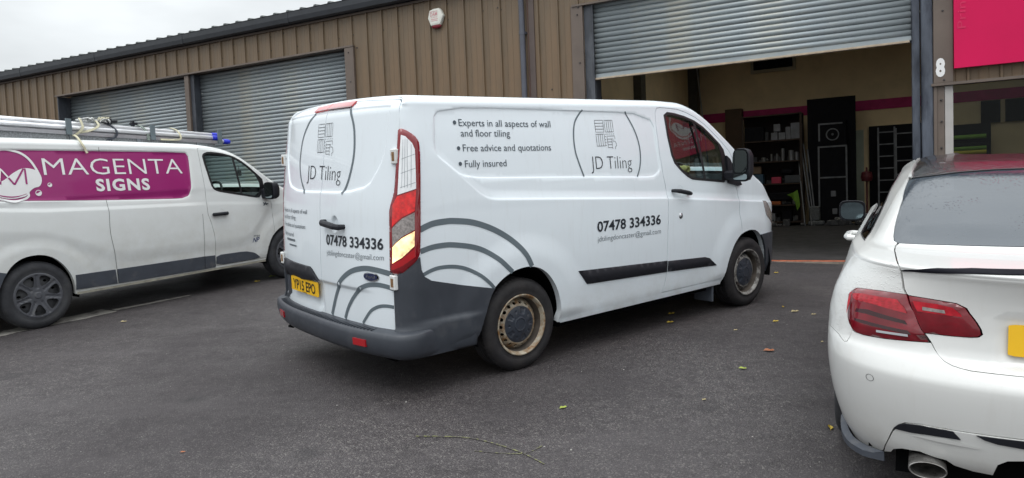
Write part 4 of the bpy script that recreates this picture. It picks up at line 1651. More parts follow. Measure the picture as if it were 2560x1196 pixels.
LAMP = [(float(lampL(z)), z) for z in zl] + [(float(lampR(z)), z) for z in zl[::-1]]


def lf(f, z):
    return (float(lampL(z) + (lampR(z) - lampL(z)) * f), z)


for sd, bb2, sg in ((-1, b1, 1), (1, b1L, -1)):
    lp = skin('tail_lamp', rnd(LAMP, 1) if sd < 0 else rnd([(float(S1.uend(z)) + .006, z) for z in zl] + [(float(lampR(z)), z) for z in zl[::-1]], 1), bb2, M_REDD, W1, sg, (), .02, .03, off=.010 if sd < 0 else .001, dome=(.010, .03) if sd < 0 else (.002, .03))
    def sub(nm, pts, m, of=.0215):
        if sd > 0:
            return
        P = [lf(*p) for p in pts]
        skin(nm, P, bb2, m, lp, sg, (), .015, .004, off=of)
    sub('clear_upper_lens', [(.30, 1.745), (.52, 1.735), (.70, 1.69), (.78, 1.65), (.80, 1.40), (.26, 1.365)], M_CLR)
    for fx in (() if sd > 0 else (.37, .46, .55, .66)):
        P = [lf(fx, 1.715 - max(0, fx - .55) * .3), lf(fx - .02, 1.41)]
        strip_on('lens_rib', P, .0016, bb2, M_VIN, lp, sg, .0235, .05)
    for z in (() if sd > 0 else (1.62, 1.53, 1.44)):
        strip_on('lens_rib', [lf(.30, z - .03), lf(.78, z)], .0018, bb2, M_VIN, lp, sg, .0235, .02)
    sub('brake_lens', [(.26, 1.355), (.80, 1.392), (.80, 1.26), (.50, 1.225), (.17, 1.16), (.16, 1.30)], M_REDL)
    sub('indicator_lens', [(.17, 1.15), (.50, 1.215), (.80, 1.25), (.80, 1.14), (.5, 1.10), (.19, 1.035)], M_CLRG)
    sub('reversing_lens', [(.19, 1.03), (.5, 1.092), (.80, 1.13), (.80, 1.035), (.50, .965), (.22, .925)], M_WARM if sd < 0 else M_CLR)
    sub('fog_lens', [(.16, .90), (.22, .915), (.5, .952), (.82, 1.02), (.84, .965), (.66, .91), (.40, .885), (.2, .88)], M_RED)
    # dark channel between lamp and door
    ch = [(float(S1.uend(z)) - .022, z) for z in np.linspace(1.37, 1.86, 12)] + [(float(S1.uend(z)) + .012, z) for z in np.linspace(1.86, 1.37, 12)]
    skin('door_shut_gap', ch, bb2, M_RUB, W1, sg, (), .03, .0, off=-.010)

# rear doors
yl = .903


def dtop(y):
    return 2.012 - .028 * (abs(y) / .9) ** 2


EDGE = [(.884, .482), (.887, .755), (.875, .85), (.870, 1.295), (.899, 1.385), (.903, 1.78), (.900, 1.90)]
_ur = float(S1.uend(S1.zr(-.9)))
SEC = [(abs(float(q[1])), float(q[2])) for q in S1.body(np.array([[_ur, b] for b in np.linspace(1.80, float(S1.btop(_ur)), 26)]))]
SEC = [(max(.03, min(y, .903) - .003), z - .005) for y, z in SEC if y > .03]
EDGE = [e for e in EDGE if e[1] < 1.79]
DR = [(-.022, .482), (-.022, SEC[-1][1])] + [(-y, z) for y, z in SEC[::-1]] + [(-y, z) for y, z in reversed(EDGE)]
DL = [(-.016, .482), (-.016, SEC[-1][1])] + [(y, z) for y, z in SEC[::-1]] + [(y, z) for y, z in reversed(EDGE)]
dR = skin('rear_door', DR, r1, M_VANW, W1, -1, (), .020, .03, extra=EXR)
dL = skin('rear_door', DL, r1, M_VANW, W1, -1, (), .020, .03, extra=EXR)
MB().box(-.90, -.87, -.80, .80, .42, 1.82).build('door_aperture', M_DARK, W1)
# cap between doors and roof
# high brake lamp, in two halves
for a, c in (((-.022), (-.377)), ((-.016), (.190))):
    hb = [(a, 1.962), (a, 1.999), (c, 1.993 if c < 0 else 1.985), (c + (-.003 if c < 0 else .012), 1.960 if c < 0 else 1.955)]
    skin('high_brake_lamp', hb, r1, M_RED if c < 0 else M_REDL, dR if c < 0 else dL, -1, (), .03, .01, off=.014)
    strip_on('lamp_lower_edge', [(a, 1.961), (c, 1.958)], .008, r1, M_REDD, dR if c < 0 else dL, -1, .015)
# hinges
for y, z in ((-.895, 1.612), (-.905, .800), (.915, 1.612), (.925, .800)):
    xh = float(S1.XR0(np.array([abs(y)]), np.array([z]))[0])
    h = MB().box(xh - .028, xh + .03, y - .032, y + .032, z - .048, z + .048, .005)
    if y < 0 or True:
        h = h.build('hinge', mat('hinge_white', (.70, .71, .70), .4, dirt=(.35, .22, .11), ds=25, damt=(.58, .75)), dR if y < 0 else dL)
        MB().box(xh - .030, xh - .027, y - .018, y + .012, z - .028, z + .028).build('hinge_pocket', M_RUST, h)
        sgn2 = 1 if y < 0 else -1
        MB().box(xh - .012, xh + .02, min(y + sgn2 * .033, y + sgn2 * .045), max(y + sgn2 * .033, y + sgn2 * .045), z - .03, z + .02).build('hinge_link', M_RUB, h)
# handle
xh = float(S1.XR0(np.array([.25]), np.array([1.15]))[0])
MB().tube([(xh + .01, -.108, 1.163), (xh - .035, -.118, 1.162), (xh - .048, -.15, 1.160), (xh - .048, -.34, 1.143), (xh - .036, -.374, 1.140), (xh + .01, -.384, 1.140)],
          [.017, .021, .023, .022, .021, .017], 10).build('rear_handle', M_BLKP, dR)
# plate, its black trim
PLT = [(.79, .815), (.73, .818), (.165, .812), (.125, .795), (.022, .724), (.10, .722), (.30, .716), (.70, .700), (.74, .70)]
skin('plate_lamp_trim', [(y, z) for y, z in PLT], r1, M_BLKP, dL, -1, (), .03, .02, off=.022, dome=(.01, .03))
side_tr = [(.885, .79), (.80, .815), (.735, .70), (.72, .50), (.87, .49)]
skin('grey_corner_trim', side_tr, r1, M_GREYP, dL, -1, (), .04, .015, off=.008)


def psurf(P):
    xm = S1.XR0(np.array([.29]), np.array([.65]))[0]
    return np.stack([np.full(len(P), xm - .006) + (P[:, 0] - .29) * .03, P[:, 0], P[:, 1]], 1)


pl = skin('number_plate', rnd([(.030, .594), (.030, .705), (.550, .705), (.550, .594)], 1, q=.03), psurf, M_PLY, dL, -1, (), .1, .008, off=.004)
text_on('plate_text', 'YP15 EPO', (.508, .612), (.075, .612), .072, psurf, M_PLT, pl, -1, .0055, bold=.02)
strip_on('plate_maker_line', [(.33, .600), (.24, .600)], .004, psurf, M_PLT, pl, -1, .0055)
# oval badge
ov = [(-.692 + .076 * math.cos(t), .822 + .031 * math.sin(t)) for t in np.linspace(0, 2 * np.pi, 32, endpoint=False)]
ov2 = [(-.692 + .067 * math.cos(t), .822 + .024 * math.sin(t)) for t in np.linspace(0, 2 * np.pi, 32, endpoint=False)]
bg1 = skin('oval_badge', ov, r1, M_CHR, dR, -1, (), .03, .008, off=.006, dome=(.005, .02))
skin('badge_field', ov2, r1, M_BADGE, bg1, -1, (), .03, .0, off=.012)
text_on('badge_script', 'Ford', (-.650, .812), (-.735, .812), .021, r1, M_CHR, bg1, -1, .0135, bold=.0, up=(-.25, 1))

# rear bumper: a profile swept round the back
path = []
for y in np.linspace(0, .875, 22):
    path.append((float(S1.XR0(np.array([y]), np.array([.45]))[0]), y, 1.0))
e0 = float(S1.uend(.45))
for i, u in enumerate(np.linspace(e0, -.452, 22)):
    q = b1L(np.array([[u, .45]]))[0]
    path.append((q[0], q[1], 1.0 - .78 * sstep(np.array([u]), e0 + .06, e0 + .32)[0]))
path = [(x, -y, k) for x, y, k in reversed(path[1:])] + path
PR = [(-.012, .484), (.030, .478), (.066, .470), (.080, .458), (.086, .430), (.086, .385), (.076, .335), (.055, .305), (.02, .290), (-.10, .285)]
V, F = [], []
n = len(PR)
for i, (x, y, k) in enumerate(path):
    a = path[max(0, i - 1)]
    c = path[min(len(path) - 1, i + 1)]
    tx, ty = c[0] - a[0], c[1] - a[1]
    L = math.hypot(tx, ty)
    nx, ny = -ty / L, tx / L
    for o, z in PR:
        V.append((x + nx * o * k, y + ny * o * k, z if z > .46 else z + .0))
for i in range(len(path) - 1):
    F += [(i * n + j, (i + 1) * n + j, (i + 1) * n + j + 1, i * n + j + 1) for j in range(n - 1)]
F.append(tuple(range(n)))
F.append(tuple((len(path) - 1) * n + j for j in range(n - 1, -1, -1)))
bmp = mesh('rear_bumper', V, F, M_GREYP, W1, smooth=True)
b = MB()
for y in np.linspace(-.74, .80, 44):
    x0 = float(S1.XR0(np.array([y]), np.array([.45]))[0])
    b.box(x0 - .064, x0 - .012, y - .004, y + .004, .472, .4815)
b.build('step_tread_ribs', M_GREYP, bmp, kind='stuff')
for s in (-1, 1):
    V, F = [], []
    for y in (.592, .722):
        x0 = float(S1.XR0(np.array([y]), np.array([.45]))[0]) - .096
        V += [(x0, s * y, .365), (x0 - .002, s * y, .412), (x0 + .02, s * y, .412), (x0 + .02, s * y, .365)]
    F = [(0, 1, 5, 4), (1, 2, 6, 5), (3, 0, 4, 7), (0, 3, 2, 1), (4, 5, 6, 7)]
    mesh('rear_reflector', V, F, M_RED, bmp)
MB().tube([(-1.03, .64, .28), (-1.09, .66, .262), (-1.10, .70, .262), (-1.05, .72, .275)], .012, 6).build('towing_eye', M_DARK, bmp)
# underside
MB().box(-1.02, -.45, -.86, .86, .262, .46).box(.42, 2.45, -.88, .88, .235, .45).box(-.45, .42, -.58, .58, .30, .9).box(2.5, 3.4, -.58, .58, .28, .9).box(3.3, 3.75, -.6, .6, .32, .6).build('underbody', M_DARK, W1)
MB().tube([(0, -.75, .34), (0, .75, .34)], .045, 8).tube([(2.933, -.75, .34), (2.933, .75, .34)], .03, 8).tube([(.4, .3, .27), (-.6, .32, .27), (-1.0, .45, .26)], .035, 8).build('axles', M_DARK, W1)
MB().prism([(-.90,.45),(-.93,1.0),(-.90,1.6),(-.84,1.84),(-.70,1.96),(.70,1.96),(.84,1.84),(.90,1.6),(.93,1.0),(.90,.45)],1.50,1.54,0).build('bulkhead', M_CABIN, W1)
MB().box(1.5, 3.0, -.9, .9, .45, .62).build('cab_floor', M_CABIN, W1)
dsh = MB().prism([(2.62, 1.0), (2.62, 1.22), (2.72, 1.325), (3.02, 1.29), (3.1, .9), (2.7, .7)], -.86, .86, 1).build('dashboard', M_CABIN, W1)
for ys in (-.42, .42):
    st = MB().box(1.62, 2.15, ys - .25, ys + .25, .74, .90, .05).box(1.56, 1.70, ys - .24, ys + .24, .88, 1.50, .05).box(1.57, 1.66, ys - .13, ys + .13, 1.52, 1.74, .04)
    st.build('seat', M_CABIN, W1)
sc_, sa = math.cos(math.radians(32)), math.sin(math.radians(32))
rim = [(2.40 - .19 * math.sin(a) * sa * -1, -.45 + .19 * math.cos(a), 1.275 + .19 * math.sin(a) * sc_) for a in np.linspace(0, 2 * math.pi, 28, endpoint=False)]
sw = MB().tube(rim, .014, 8, closed=True).build('steering_wheel', M_RUB, W1)
b = MB().tube([(2.40, -.45, 1.275), (2.62, -.45, 1.12)], .03, 8)
for a in (0, math.pi, -math.pi / 2):
    b.tube([(2.40, -.45, 1.275), (2.40 + .18 * math.sin(a) * sa, -.45 + .18 * math.cos(a), 1.275 + .18 * math.sin(a) * sc_)], .013, 6)
b.build('steering_spokes', M_RUB, sw)

# graphics, right side
G1 = [(-.474, 1.799), (.392, 1.783), .048]
text_on('lettering', 'Experts in all aspects of wall', (-.466, 1.800), (.388, 1.785), .047, b1, M_VTX, W1, 1, .003)
text_on('lettering', 'and floor tiling', (-.460, 1.729), (-.018, 1.722), .047, b1, M_VTX, W1, 1, .003)
text_on('lettering', 'Free advice and quotations', (-.456, 1.628), (.365, 1.612), .047, b1, M_VTX, W1, 1, .003)
text_on('lettering', 'Fully insured', (-.453, 1.520), (-.078, 1.512), .047, b1, M_VTX, W1, 1, .003)
for x, z in ((-.499, 1.824), (-.492, 1.650), (-.491, 1.545)):
    skin('bullet', [(x + .014 * math.cos(t), z + .014 * math.sin(t)) for t in np.linspace(0, 2 * np.pi, 16, endpoint=False)], b1, M_VTX, W1, 1, (), .02, 0, off=.003)
text_on('lettering', 'JD Tiling', (.777, 1.452), (1.254, 1.440), .103, b1, M_VBK, W1, 1, .003, bold=-.017)
text_on('lettering', '07478 334336', (.785, .958), (1.567, .950), .078, b1, M_VBK, W1, 1, .003, bold=.022)
text_on('lettering', 'jdtilingdoncaster@gmail.com', (.785, .878), (1.565, .868), .042, b1, M_VTX, W1, 1, .003, bold=-.012)
ARC1 = [(-.857, 1.134), (-.763, 1.163), (-.66, 1.170), (-.586, 1.167), (-.432, 1.143), (-.274, 1.087), (-.137, 1.013), (-.039, .937), (.032, .859), (.077, .775)]
ARC2 = [(-.863, .992), (-.776, 1.009), (-.69, 1.013), (-.601, 1.007), (-.446, .976), (-.339, .935), (-.231, .868), (-.163, .809), (-.108, .757)]
ARC3 = [(-.863, .832), (-.787, .857), (-.712, .867), (-.610, .860), (-.509, .833), (-.402, .777), (-.322, .712), (-.278, .665)]
for a, wd in ((ARC1, .041), (ARC2, .036), (ARC3, .026)):
    strip_on('arc_graphic', spline(a, 6), wd, b1, M_VIN, W1, 1, .002)
strip_on('circle_graphic', spline([(.742, 1.918), (.652, 1.83), (.618, 1.727), (.617, 1.604), (.645, 1.507), (.688, 1.400)], 8), .014, b1, M_VIN, W1, 1, .002)
strip_on('circle_graphic', spline([(1.233, 1.908), (1.315, 1.780), (1.362, 1.660), (1.372, 1.544), (1.352, 1.445), (1.312, 1.366)], 8), .014, b1, M_VIN, W1, 1, .002)


def logo(org, ax, h, surf, parent, sgn, wd=.0045):
    """four tiles, one held by a hand; org = lower left, ax = x direction and size"""
    def T(a, c):
        return (org[0] + ax * a, org[1] + h * c)
    L = []

    def rect(a, c, a2, c2):
        L.append(([T(a, c), T(a2, c), T(a2, c2), T(a, c2)], True))
    rect(0, .54, .46, 1)
    rect(.54, .54, 1, 1)
    rect(0, 0, .46, .46)
    for i in (1, 2, 3):
        L.append(([T(0, .54 + .115 * i), T(.46, .54 + .115 * i)], False))
        L.append(([T(.54 + .115 * i, .54), T(.54 + .115 * i, 1)], False))
        L.append(([T(.115 * i, 0), T(.115 * i, .46)], False))
    L.append(([T(.62, -.08), T(.60, .38), T(1.04, .38), T(1.04, .25)], False))
    for c in (.26, .15, .04):
        L.append(([T(.61, c), T(.86, c)], False))
    L.append(([T(.62, -.07), T(.86, -.07), T(.86, .27), T(.93, .27), T(.93, .17), T(1.04, .17), T(1.10, .08), T(1.10, .0), T(1.02, -.06), T(1.02, -.14)], False))
    L.append(([T(.86, -.07), T(.87, -.13)], False))
    for pts, cl in L:
        strip_on('logo_line', pts, wd, surf, M_VBK, parent, sgn, .003, .05, closed=cl)
    b = []
    for i in range(5):
        b.append(T(.56 + .11 * i, .455))
    for i in range(4):
        b.append(T(.51, .36 - .115 * i))
    for q in b:
        strip_on('logo_dot', [(q[0] - wd, q[1]), (q[0] + wd, q[1])], wd * 1.6, surf, M_VBK, parent, sgn, .003)


logo((.865, 1.632), .205, .205, b1, W1, 1, .0036)

# graphics, rear doors
strip_on('circle_graphic', spline([(.179, 1.950), (.278, 1.884), (.359, 1.803), (.400, 1.720), (.418, 1.600), (.385, 1.490), (.324, 1.412), (.262, 1.358)], 8), .018, r1, M_VIN, dL, -1, .002)
strip_on('circle_graphic', spline([(-.361, 1.950), (-.409, 1.885), (-.444, 1.807), (-.460, 1.707), (-.460, 1.63), (-.446, 1.559), (-.419, 1.478), (-.387, 1.415), (-.345, 1.366)], 8), .022, r1, M_VIN, dR, -1, .002)
text_on('lettering', 'JD Tiling', (.252, 1.464), (-.302, 1.456), .105, r1, M_VBK, dR, -1, .003, bold=-.017)
text_on('lettering', '07478 334336', (-.121, 1.002), (-.811, 1.010), .070, r1, M_VBK, dR, -1, .003, bold=.022)
text_on('lettering', 'jdtilingdoncaster@gmail.com', (-.127, .926), (-.814, .938), .038, r1, M_VTX, dR, -1, .003, bold=-.012)
logo((.095, 1.660), -.235, .205, r1, dR, -1, .0036)
for t, z, y1, y2 in (('Experts in all aspects of wall', 1.205, .80, .207), ('and floor tiling', 1.150, .79, .45), ('Free advice and quotations', 1.090, .79, .243), ('Fully insured', 1.015, .79, .50)):
    text_on('lettering', t, (y1, z - .005), (y2, z), .032, r1, M_VTX, dL, -1, .003)
for z, a, c, h in ((.985, .70, .46, .018), (.945, .62, .43, .013)):
    for k in range(9):
        y = a + (c - a) * k / 9
        strip_on('model_badge', [(y, z), (y + (c - a) / 9 * .7, z)], h, r1, M_VTX, dL, -1, .004)
RA = [(-.129, .486), (-.168, .560), (-.225, .656), (-.297, .742), (-.405, .812), (-.512, .853), (-.640, .874), (-.766, .868), (-.874, .852)]
RB = [(-.328, .486), (-.368, .556), (-.443, .642), (-.539, .717), (-.632, .756), (-.721, .771), (-.803, .770), (-.884, .757)]
RC = [(-.560, .486), (-.603, .530), (-.669, .588), (-.750, .625), (-.822, .636), (-.884, .634)]
for a, wd in ((RA, .036), (RB, .031), (RC, .023)):
    strip_on('arc_graphic', spline(a, 6), wd, r1, M_VIN, dR, -1, .002)

# driver, seen only as a gloved hand on the wheel from here
drv = empty('person', W1.matrix_world @ Matrix.Translation((1.85, -.43, .9)), 'driver of the tiling van in dark clothing, yellow gloved hand on the steering wheel', 'person')


def skin_fig(name, pts, edges, m, parent, lvl=2):
    me = bpy.data.meshes.new(name)
    me.from_pydata([p[:3] for p in pts], edges, [])
    o = link(name, me, m, parent)
    md = o.modifiers.new('skin', 'SKIN')
    md.use_smooth_shade = True
    o.modifiers.new('sub', 'SUBSURF').levels = lvl
    o.modifiers['sub'].render_levels = lvl
    if not me.skin_vertices:
        me.attributes.new  # layer is made by the modifier below
    if not me.skin_vertices:
        import bmesh
        bm = bmesh.new()
        bm.from_mesh(me)
        bm.verts.layers.skin.verify()
        bm.to_mesh(me)
        bm.free()
    for v, p in zip(me.skin_vertices[0].data, pts):
        v.radius = (p[3], p[3])
        v.use_root = False
    me.skin_vertices[0].data[0].use_root = True
    return o


bp = [(-.10, 0, .08, .14), (-.14, 0, .28, .14), (-.17, 0, .50, .15), (-.15, 0, .62, .06), (-.13, 0, .70, .085), (-.115, 0, .80, .095), (-.12, 0, .86, .06),
      (-.16, -.19, .54, .065), (.02, -.24, .34, .05), (.28, -.22, .44, .038), (.46, -.19, .47, .034),
      (-.16, .19, .54, .065), (.02, .24, .34, .05), (.32, .12, .40, .038), (.50, .12, .40, .034),
      (.0, -.10, .06, .09), (.42, -.12, .12, .075), (.72, -.12, -.22, .05), (.0, .10, .06, .09), (.42, .12, .12, .075), (.72, .12, -.22, .05)]
ed = [(0, 1), (1, 2), (2, 3), (3, 4), (4, 5), (5, 6), (2, 7), (7, 8), (8, 9), (9, 10), (2, 11), (11, 12), (12, 13), (13, 14), (0, 15), (15, 16), (16, 17), (0, 18), (18, 19), (19, 20)]
skin_fig('body', bp, ed, mat('dark_jacket', (.02, .022, .03), .9), drv)
gl = MB().tube([(.48, -.055, .50), (.53, -.045, .51), (.575, -.03, .515)], [.038, .044, .040], 10, flat=.7)
for i in range(4):
    yy = -.065 + i * .024
    gl.tube([(.565, yy, .525), (.600, yy, .522 - i * .002), (.612, yy, .500), (.597, yy, .483), (.575, yy, .480)], [.0125, .0125, .012, .011, .010], 8)
gl.tube([(.52, .0, .50), (.555, .012, .485), (.575, .015, .478)], [.014, .013, .011], 8)
gl.V = [(v[0] - .03, v[1] - .15, v[2] - .02) for v in gl.V]
gl.build('glove', M_GLOVE, drv, smooth=True)

# =================================================================== the sign firm's van on the left
W2 = empty('panel_van', frame((-5.6195376, 7.8977621, -1.0828565), (0.54888448, 0.83412269, 0.05445323), (-0.83589602, 0.54756785, 0.03804332),
                              (0.00191596, -0.06639863, 0.99779134)),
           'white van with a magenta sign panel and ladders on its roof, on the left', 'van')
PAN2 = rnd([(-.98, 1.865), (-.162, 1.833), (1.800, 1.768), (1.842, 1.70), (1.818, 1.33), (1.77, 1.22), (1.66, 1.188), (.763, 1.238), (-.247, 1.306), (-.98, 1.335)], 1, q=.12)


def f_wave(u, z):
    zl = np.interp(u, [-1.2, -.286, .106, .395, .747, 1.0, 1.7, 2.2, 2.44, 2.592, 2.717, 2.849, 2.93, 3.1], [1.05, 1.024, .98, .877, .705, .672, .664, .655, .652, .713, .843, 1.006, 1.10, 1.2])
    return -.013 * sstep(zl - z, -.02, .15) * sstep(u, -1.2, -.9) * (1 - sstep(u, 2.9, 3.1))


def f_shoulder(u, z):
    zl = np.interp(u, [-1.1, -.261, .13, .8, 2.0, 3], [1.24, 1.215, 1.175, 1.145, 1.10, 1.03])
    return -.012 * sstep(z - zl, -.005, .05) * (1 - .6 * sstep(u, 1.7, 2.0)) * (1 - sstep(z, 1.25, 1.31))


S2 = Shell([(.2, .93), (.3, .95), (.45, .965), (.6, .975), (.8, .978), (1.0, .975), (1.2, .966), (1.3, .956), (1.45, .94), (1.6, .92), (1.75, .90), (1.85, .885), (2.1, .86)],
           [(-2, 1.985), (-.1, 1.968), (.8, 1.932), (1.93, 1.878), (2.145, 1.850), (2.325, 1.815), (2.47, 1.765), (2.60, 1.69), (2.74, 1.59), (2.88, 1.485), (3.02, 1.385), (3.17, 1.30), (3.33, 1.225),
            (3.6, 1.10), (3.8, .95), (3.9, .85), (5, .6)],
           [(-3, 0), (2.8, 0), (3.1, .02), (3.4, .07), (3.6, .15), (3.8, .32), (3.9, .48), (5, .7)],
           [(0, -.93), (.85, -.93), (1.3, -.915), (1.95, -.86)],
           .08, (f_wave, f_shoulder, f_panel(PAN2, -.010, .02), f_arch(0, .012, .47, .60), f_arch(3.2, .012, .47, .6)), (), 1.80, .10)
b2 = lambda P: S2.body(P, -1)
b2L = lambda P: S2.body(P, 1)
AR2 = [(-.405, .300), (-.375, .386), (-.335, .50), (-.275, .61), (-.205, .69), (-.120, .740), (-.02, .757), (.06, .750), (.13, .728), (.200, .682), (.278, .59), (.337, .470), (.361, .34), (.362, .29)]
AF2 = [(2.800, .290), (2.812, .36), (2.845, .474), (2.885, .56), (2.950, .64), (3.04, .705), (3.14, .738), (3.24, .742), (3.34, .715), (3.43, .65), (3.50, .56), (3.56, .44), (3.58, .29)]
AR2, AF2 = spline(AR2, 3), spline(AF2, 3)
DO2 = [(2.042, .33), (2.045, .50), (2.038, .716), (2.008, .868), (1.972, .992), (1.970, 1.15), (1.974, 1.331), (1.966, 1.5), (1.962, 1.641), (1.955, 1.80), (1.99, 1.815), (2.15, 1.808), (2.33, 1.783), (2.47, 1.732),
       (2.60, 1.650), (2.74, 1.545), (2.88, 1.43), (2.93, 1.33), (2.94, 1.20), (2.937, 1.104), (2.945, 1.0), (2.950, .90), (2.955, .80), (2.956, .655)]
DO2 += [(2.885, .555), (2.845, .474), (2.812, .36), (2.80, .33)]
WN2 = rnd([(2.005, 1.69), (2.022, 1.728), (2.094, 1.752), (2.26, 1.735), (2.428, 1.695), (2.541, 1.632), (2.652, 1.546), (2.762, 1.442), (2.830, 1.365), (2.842, 1.28), (2.79, 1.180), (2.742, 1.134),
           (2.551, 1.174), (2.29, 1.228), (2.149, 1.260), (2.095, 1.290), (2.065, 1.345)], 1, q=.2)
OB2 = van_body_outline(S2, AR2, AF2, -.83, 3.85, .288, (2.20, 3.15))
WS2 = [(2.20, float(S2.zr(2.20)) + .27)] + [(x, float(S2.zr(x)) + .13) for x in np.linspace(2.28, 3.15, 12)]
WS2 = WS2 + [(x, 2 * float(S2.btop(x)) - b) for x, b in reversed(WS2)]
skin('windscreen', WS2, b2, M_VGL2, W2, 1, (), .08, 0)
WVL = [(x, float(np.interp(x, [-1.2, -.286, .106, .395, .747, 1.0, 1.7, 2.2, 2.44, 2.592, 2.717, 2.849, 2.93, 3.1], [1.05, 1.024, .98, .877, .705, .672, .664, .655, .652, .713, .843, 1.006, 1.10, 1.2]))) for x in np.linspace(-.85, 3.1, 60)]
SHL = [(x, float(np.interp(x, [-1.1, -.261, .13, .8, 2.0, 3], [1.24, 1.215, 1.175, 1.145, 1.10, 1.03]))) for x in np.linspace(-.85, 3.1, 50)]
EX2 = S2.lines([(WVL, (.02, -.01, -.04, -.07, -.11, -.15)), (SHL, (-.006, .01, .03, .05))], [(PAN2, (0, .007, .014, .021))], [(0, (.47, .52, .56, .6)), (3.2, (.47, .52, .56, .6))], 3.8)
PANV = mat('magenta_vinyl_wrap', (.305, .010, .145), .35, coat=.3, var=.06, vs=1.5)
for sd, bb2, sg in ((-1, b2, 1), (1, b2L, -1)):
    skin('body_side', OB2, bb2, M_VAN2, W2, sg, [DO2], .045, .05, extra=EX2)
    strip_on('door_shut_gap', DO2, .034, bb2, M_RUB, W2, sg, -.012, closed=True)
    dr = skin('front_door', inset(DO2, .0055), bb2, M_VAN2, W2, sg, [WN2], .04, .022, extra=EX2)
    skin('window_seal', inset(WN2, -.002), bb2, M_RUB, dr, sg, [inset(WN2, .022)], .04, .01, off=.003)
    skin('window_glass', inset(WN2, .015), bb2, M_VGL2, dr, sg, (), .06, 0, off=-.006)
    strip_on('window_bar', [(2.432, 1.67), (2.490, 1.20)], .028, bb2, M_RUB, dr, sg, .0)
    skin('window_corner_trim', [(2.70, 1.50), (2.83, 1.38), (2.845, 1.27), (2.75, 1.14), (2.72, 1.145), (2.775, 1.25), (2.775, 1.33)], bb2, M_RUB, dr, sg, (), .03, .004, off=.006)
    mh, (cy, cz, hw, hh) = mirror(dr, sd, 2.80, sd * 1.00, sd * 1.19, 1.11, 1.335, .15)
    skin('mirror_glass', rrect(cy, cz, hw * .80, hh * .84), lambda P: np.stack([np.full(len(P), 2.795), P[:, 0], P[:, 1]], 1), M_MIRR, mh, -1, (), .08, .004)
    MB().box(2.79, 2.90, min(sd * .93, sd * 1.03), max(sd * .93, sd * 1.03), 1.12, 1.25, .02).build('mirror_arm', M_BLKP, dr)
    MB().box(2.02, 2.245, min(sd * .985, sd * 1.02), max(sd * .985, sd * 1.02), .958, 1.0, .012).build('door_handle', M_BLKP, dr)
    cup = [(2.155 + .05 * math.cos(t), .992 + .05 * math.sin(t)) for t in np.linspace(0, 2 * np.pi, 20, endpoint=False)]
    skin('handle_cup', cup, lambda P, bb2=bb2, sg=sg: bb2(P) + normals(bb2, P, sg) * (.002 - .012 * np.clip(1 - np.hypot(P[:, 0] - 2.155, P[:, 1] - .992) / .05, 0, 1) ** .7)[:, None], M_VAN2, dr, sg, (), .015, 0)
    M_ST = M_GREYD
    skin('lower_moulding', [(.366, .495), (.790, .487), (.806, .326), (.366, .338)], bb2, M_ST, W2, sg, (), .05, .012, off=.009)
    skin('lower_moulding', [(.812, .487), (1.886, .477), (1.886, .318), (.822, .326)], bb2, M_ST, W2, sg, (), .05, .012, off=.009)
    skin('lower_moulding', [(1.893, .476), (2.034, .470), (2.036, .322), (1.893, .318)], bb2, M_ST, W2, sg, (), .05, .012, off=.009)
    skin('lower_moulding', rnd([(2.050, .340), (2.056, .468), (2.48, .462), (2.62, .425), (2.72, .340)], 1, q=.15), bb2, M_ST, dr, sg, (), .05, .012, off=.009)
    # sliding door shut lines and the sill
    strip_on('door_shut_line', spline([(.781, 1.829), (.774, 1.5), (.774, 1.266), (.780, 1.121), (.768, .905), (.793, .682), (.810, .483), (.815, .32)], 4), .0038, bb2, M_RUB, W2, sg, .0025, .05)
    strip_on('door_shut_line', [(1.900, 1.0), (1.893, .70), (1.890, .32)], .0035, bb2, M_RUB, W2, sg, .0025, .05)
    strip_on('sill', [(.372, .298), (2.79, .298)], .026, lambda P, bb2=bb2, sg=sg: bb2(P) + normals(bb2, P, sg) * .012, mat('dirty_sill', (.36, .34, .28), .7, var=.3, vs=10), W2, sg, .0, .08)
    skin('wrap_panel', inset(PAN2, .016), lambda P, bb2=bb2, sg=sg: bb2(P), PANV, W2, sg, (), .035, 0, off=.0042, extra=EX2)
    strip_on('wrap_join', [(.790, 1.79), (.786, 1.25)], .003, bb2, mat('wrap_join_pink', (.42, .06, .24), .5), W2, sg, .0048, .1)
    q = [(-.405, .290), (-.39, .35), (-.36, .44), (-.335, .50), (-.300, .575), (-.272, .615), (-.34, .635), (-.6, .66), (-.86, .66), (-.88, .29)]
    skin('grey_quarter_panel', q, bb2, M_GREYD, W2, sg, (), .04, .02, off=.010)
    skin('front_bumper', [(3.50, .56), (3.56, .44), (3.58, .29), (3.84, .29), (3.84, .62), (3.52, .62)], bb2, M_GREYD, W2, sg, (), .04, .02, off=.012)
    for xx in (0, 3.2):
        arch_liner(W2, xx, sd, .405, .335, .94)
        wheel(W2, xx, sd * .945, sd, 'cover')
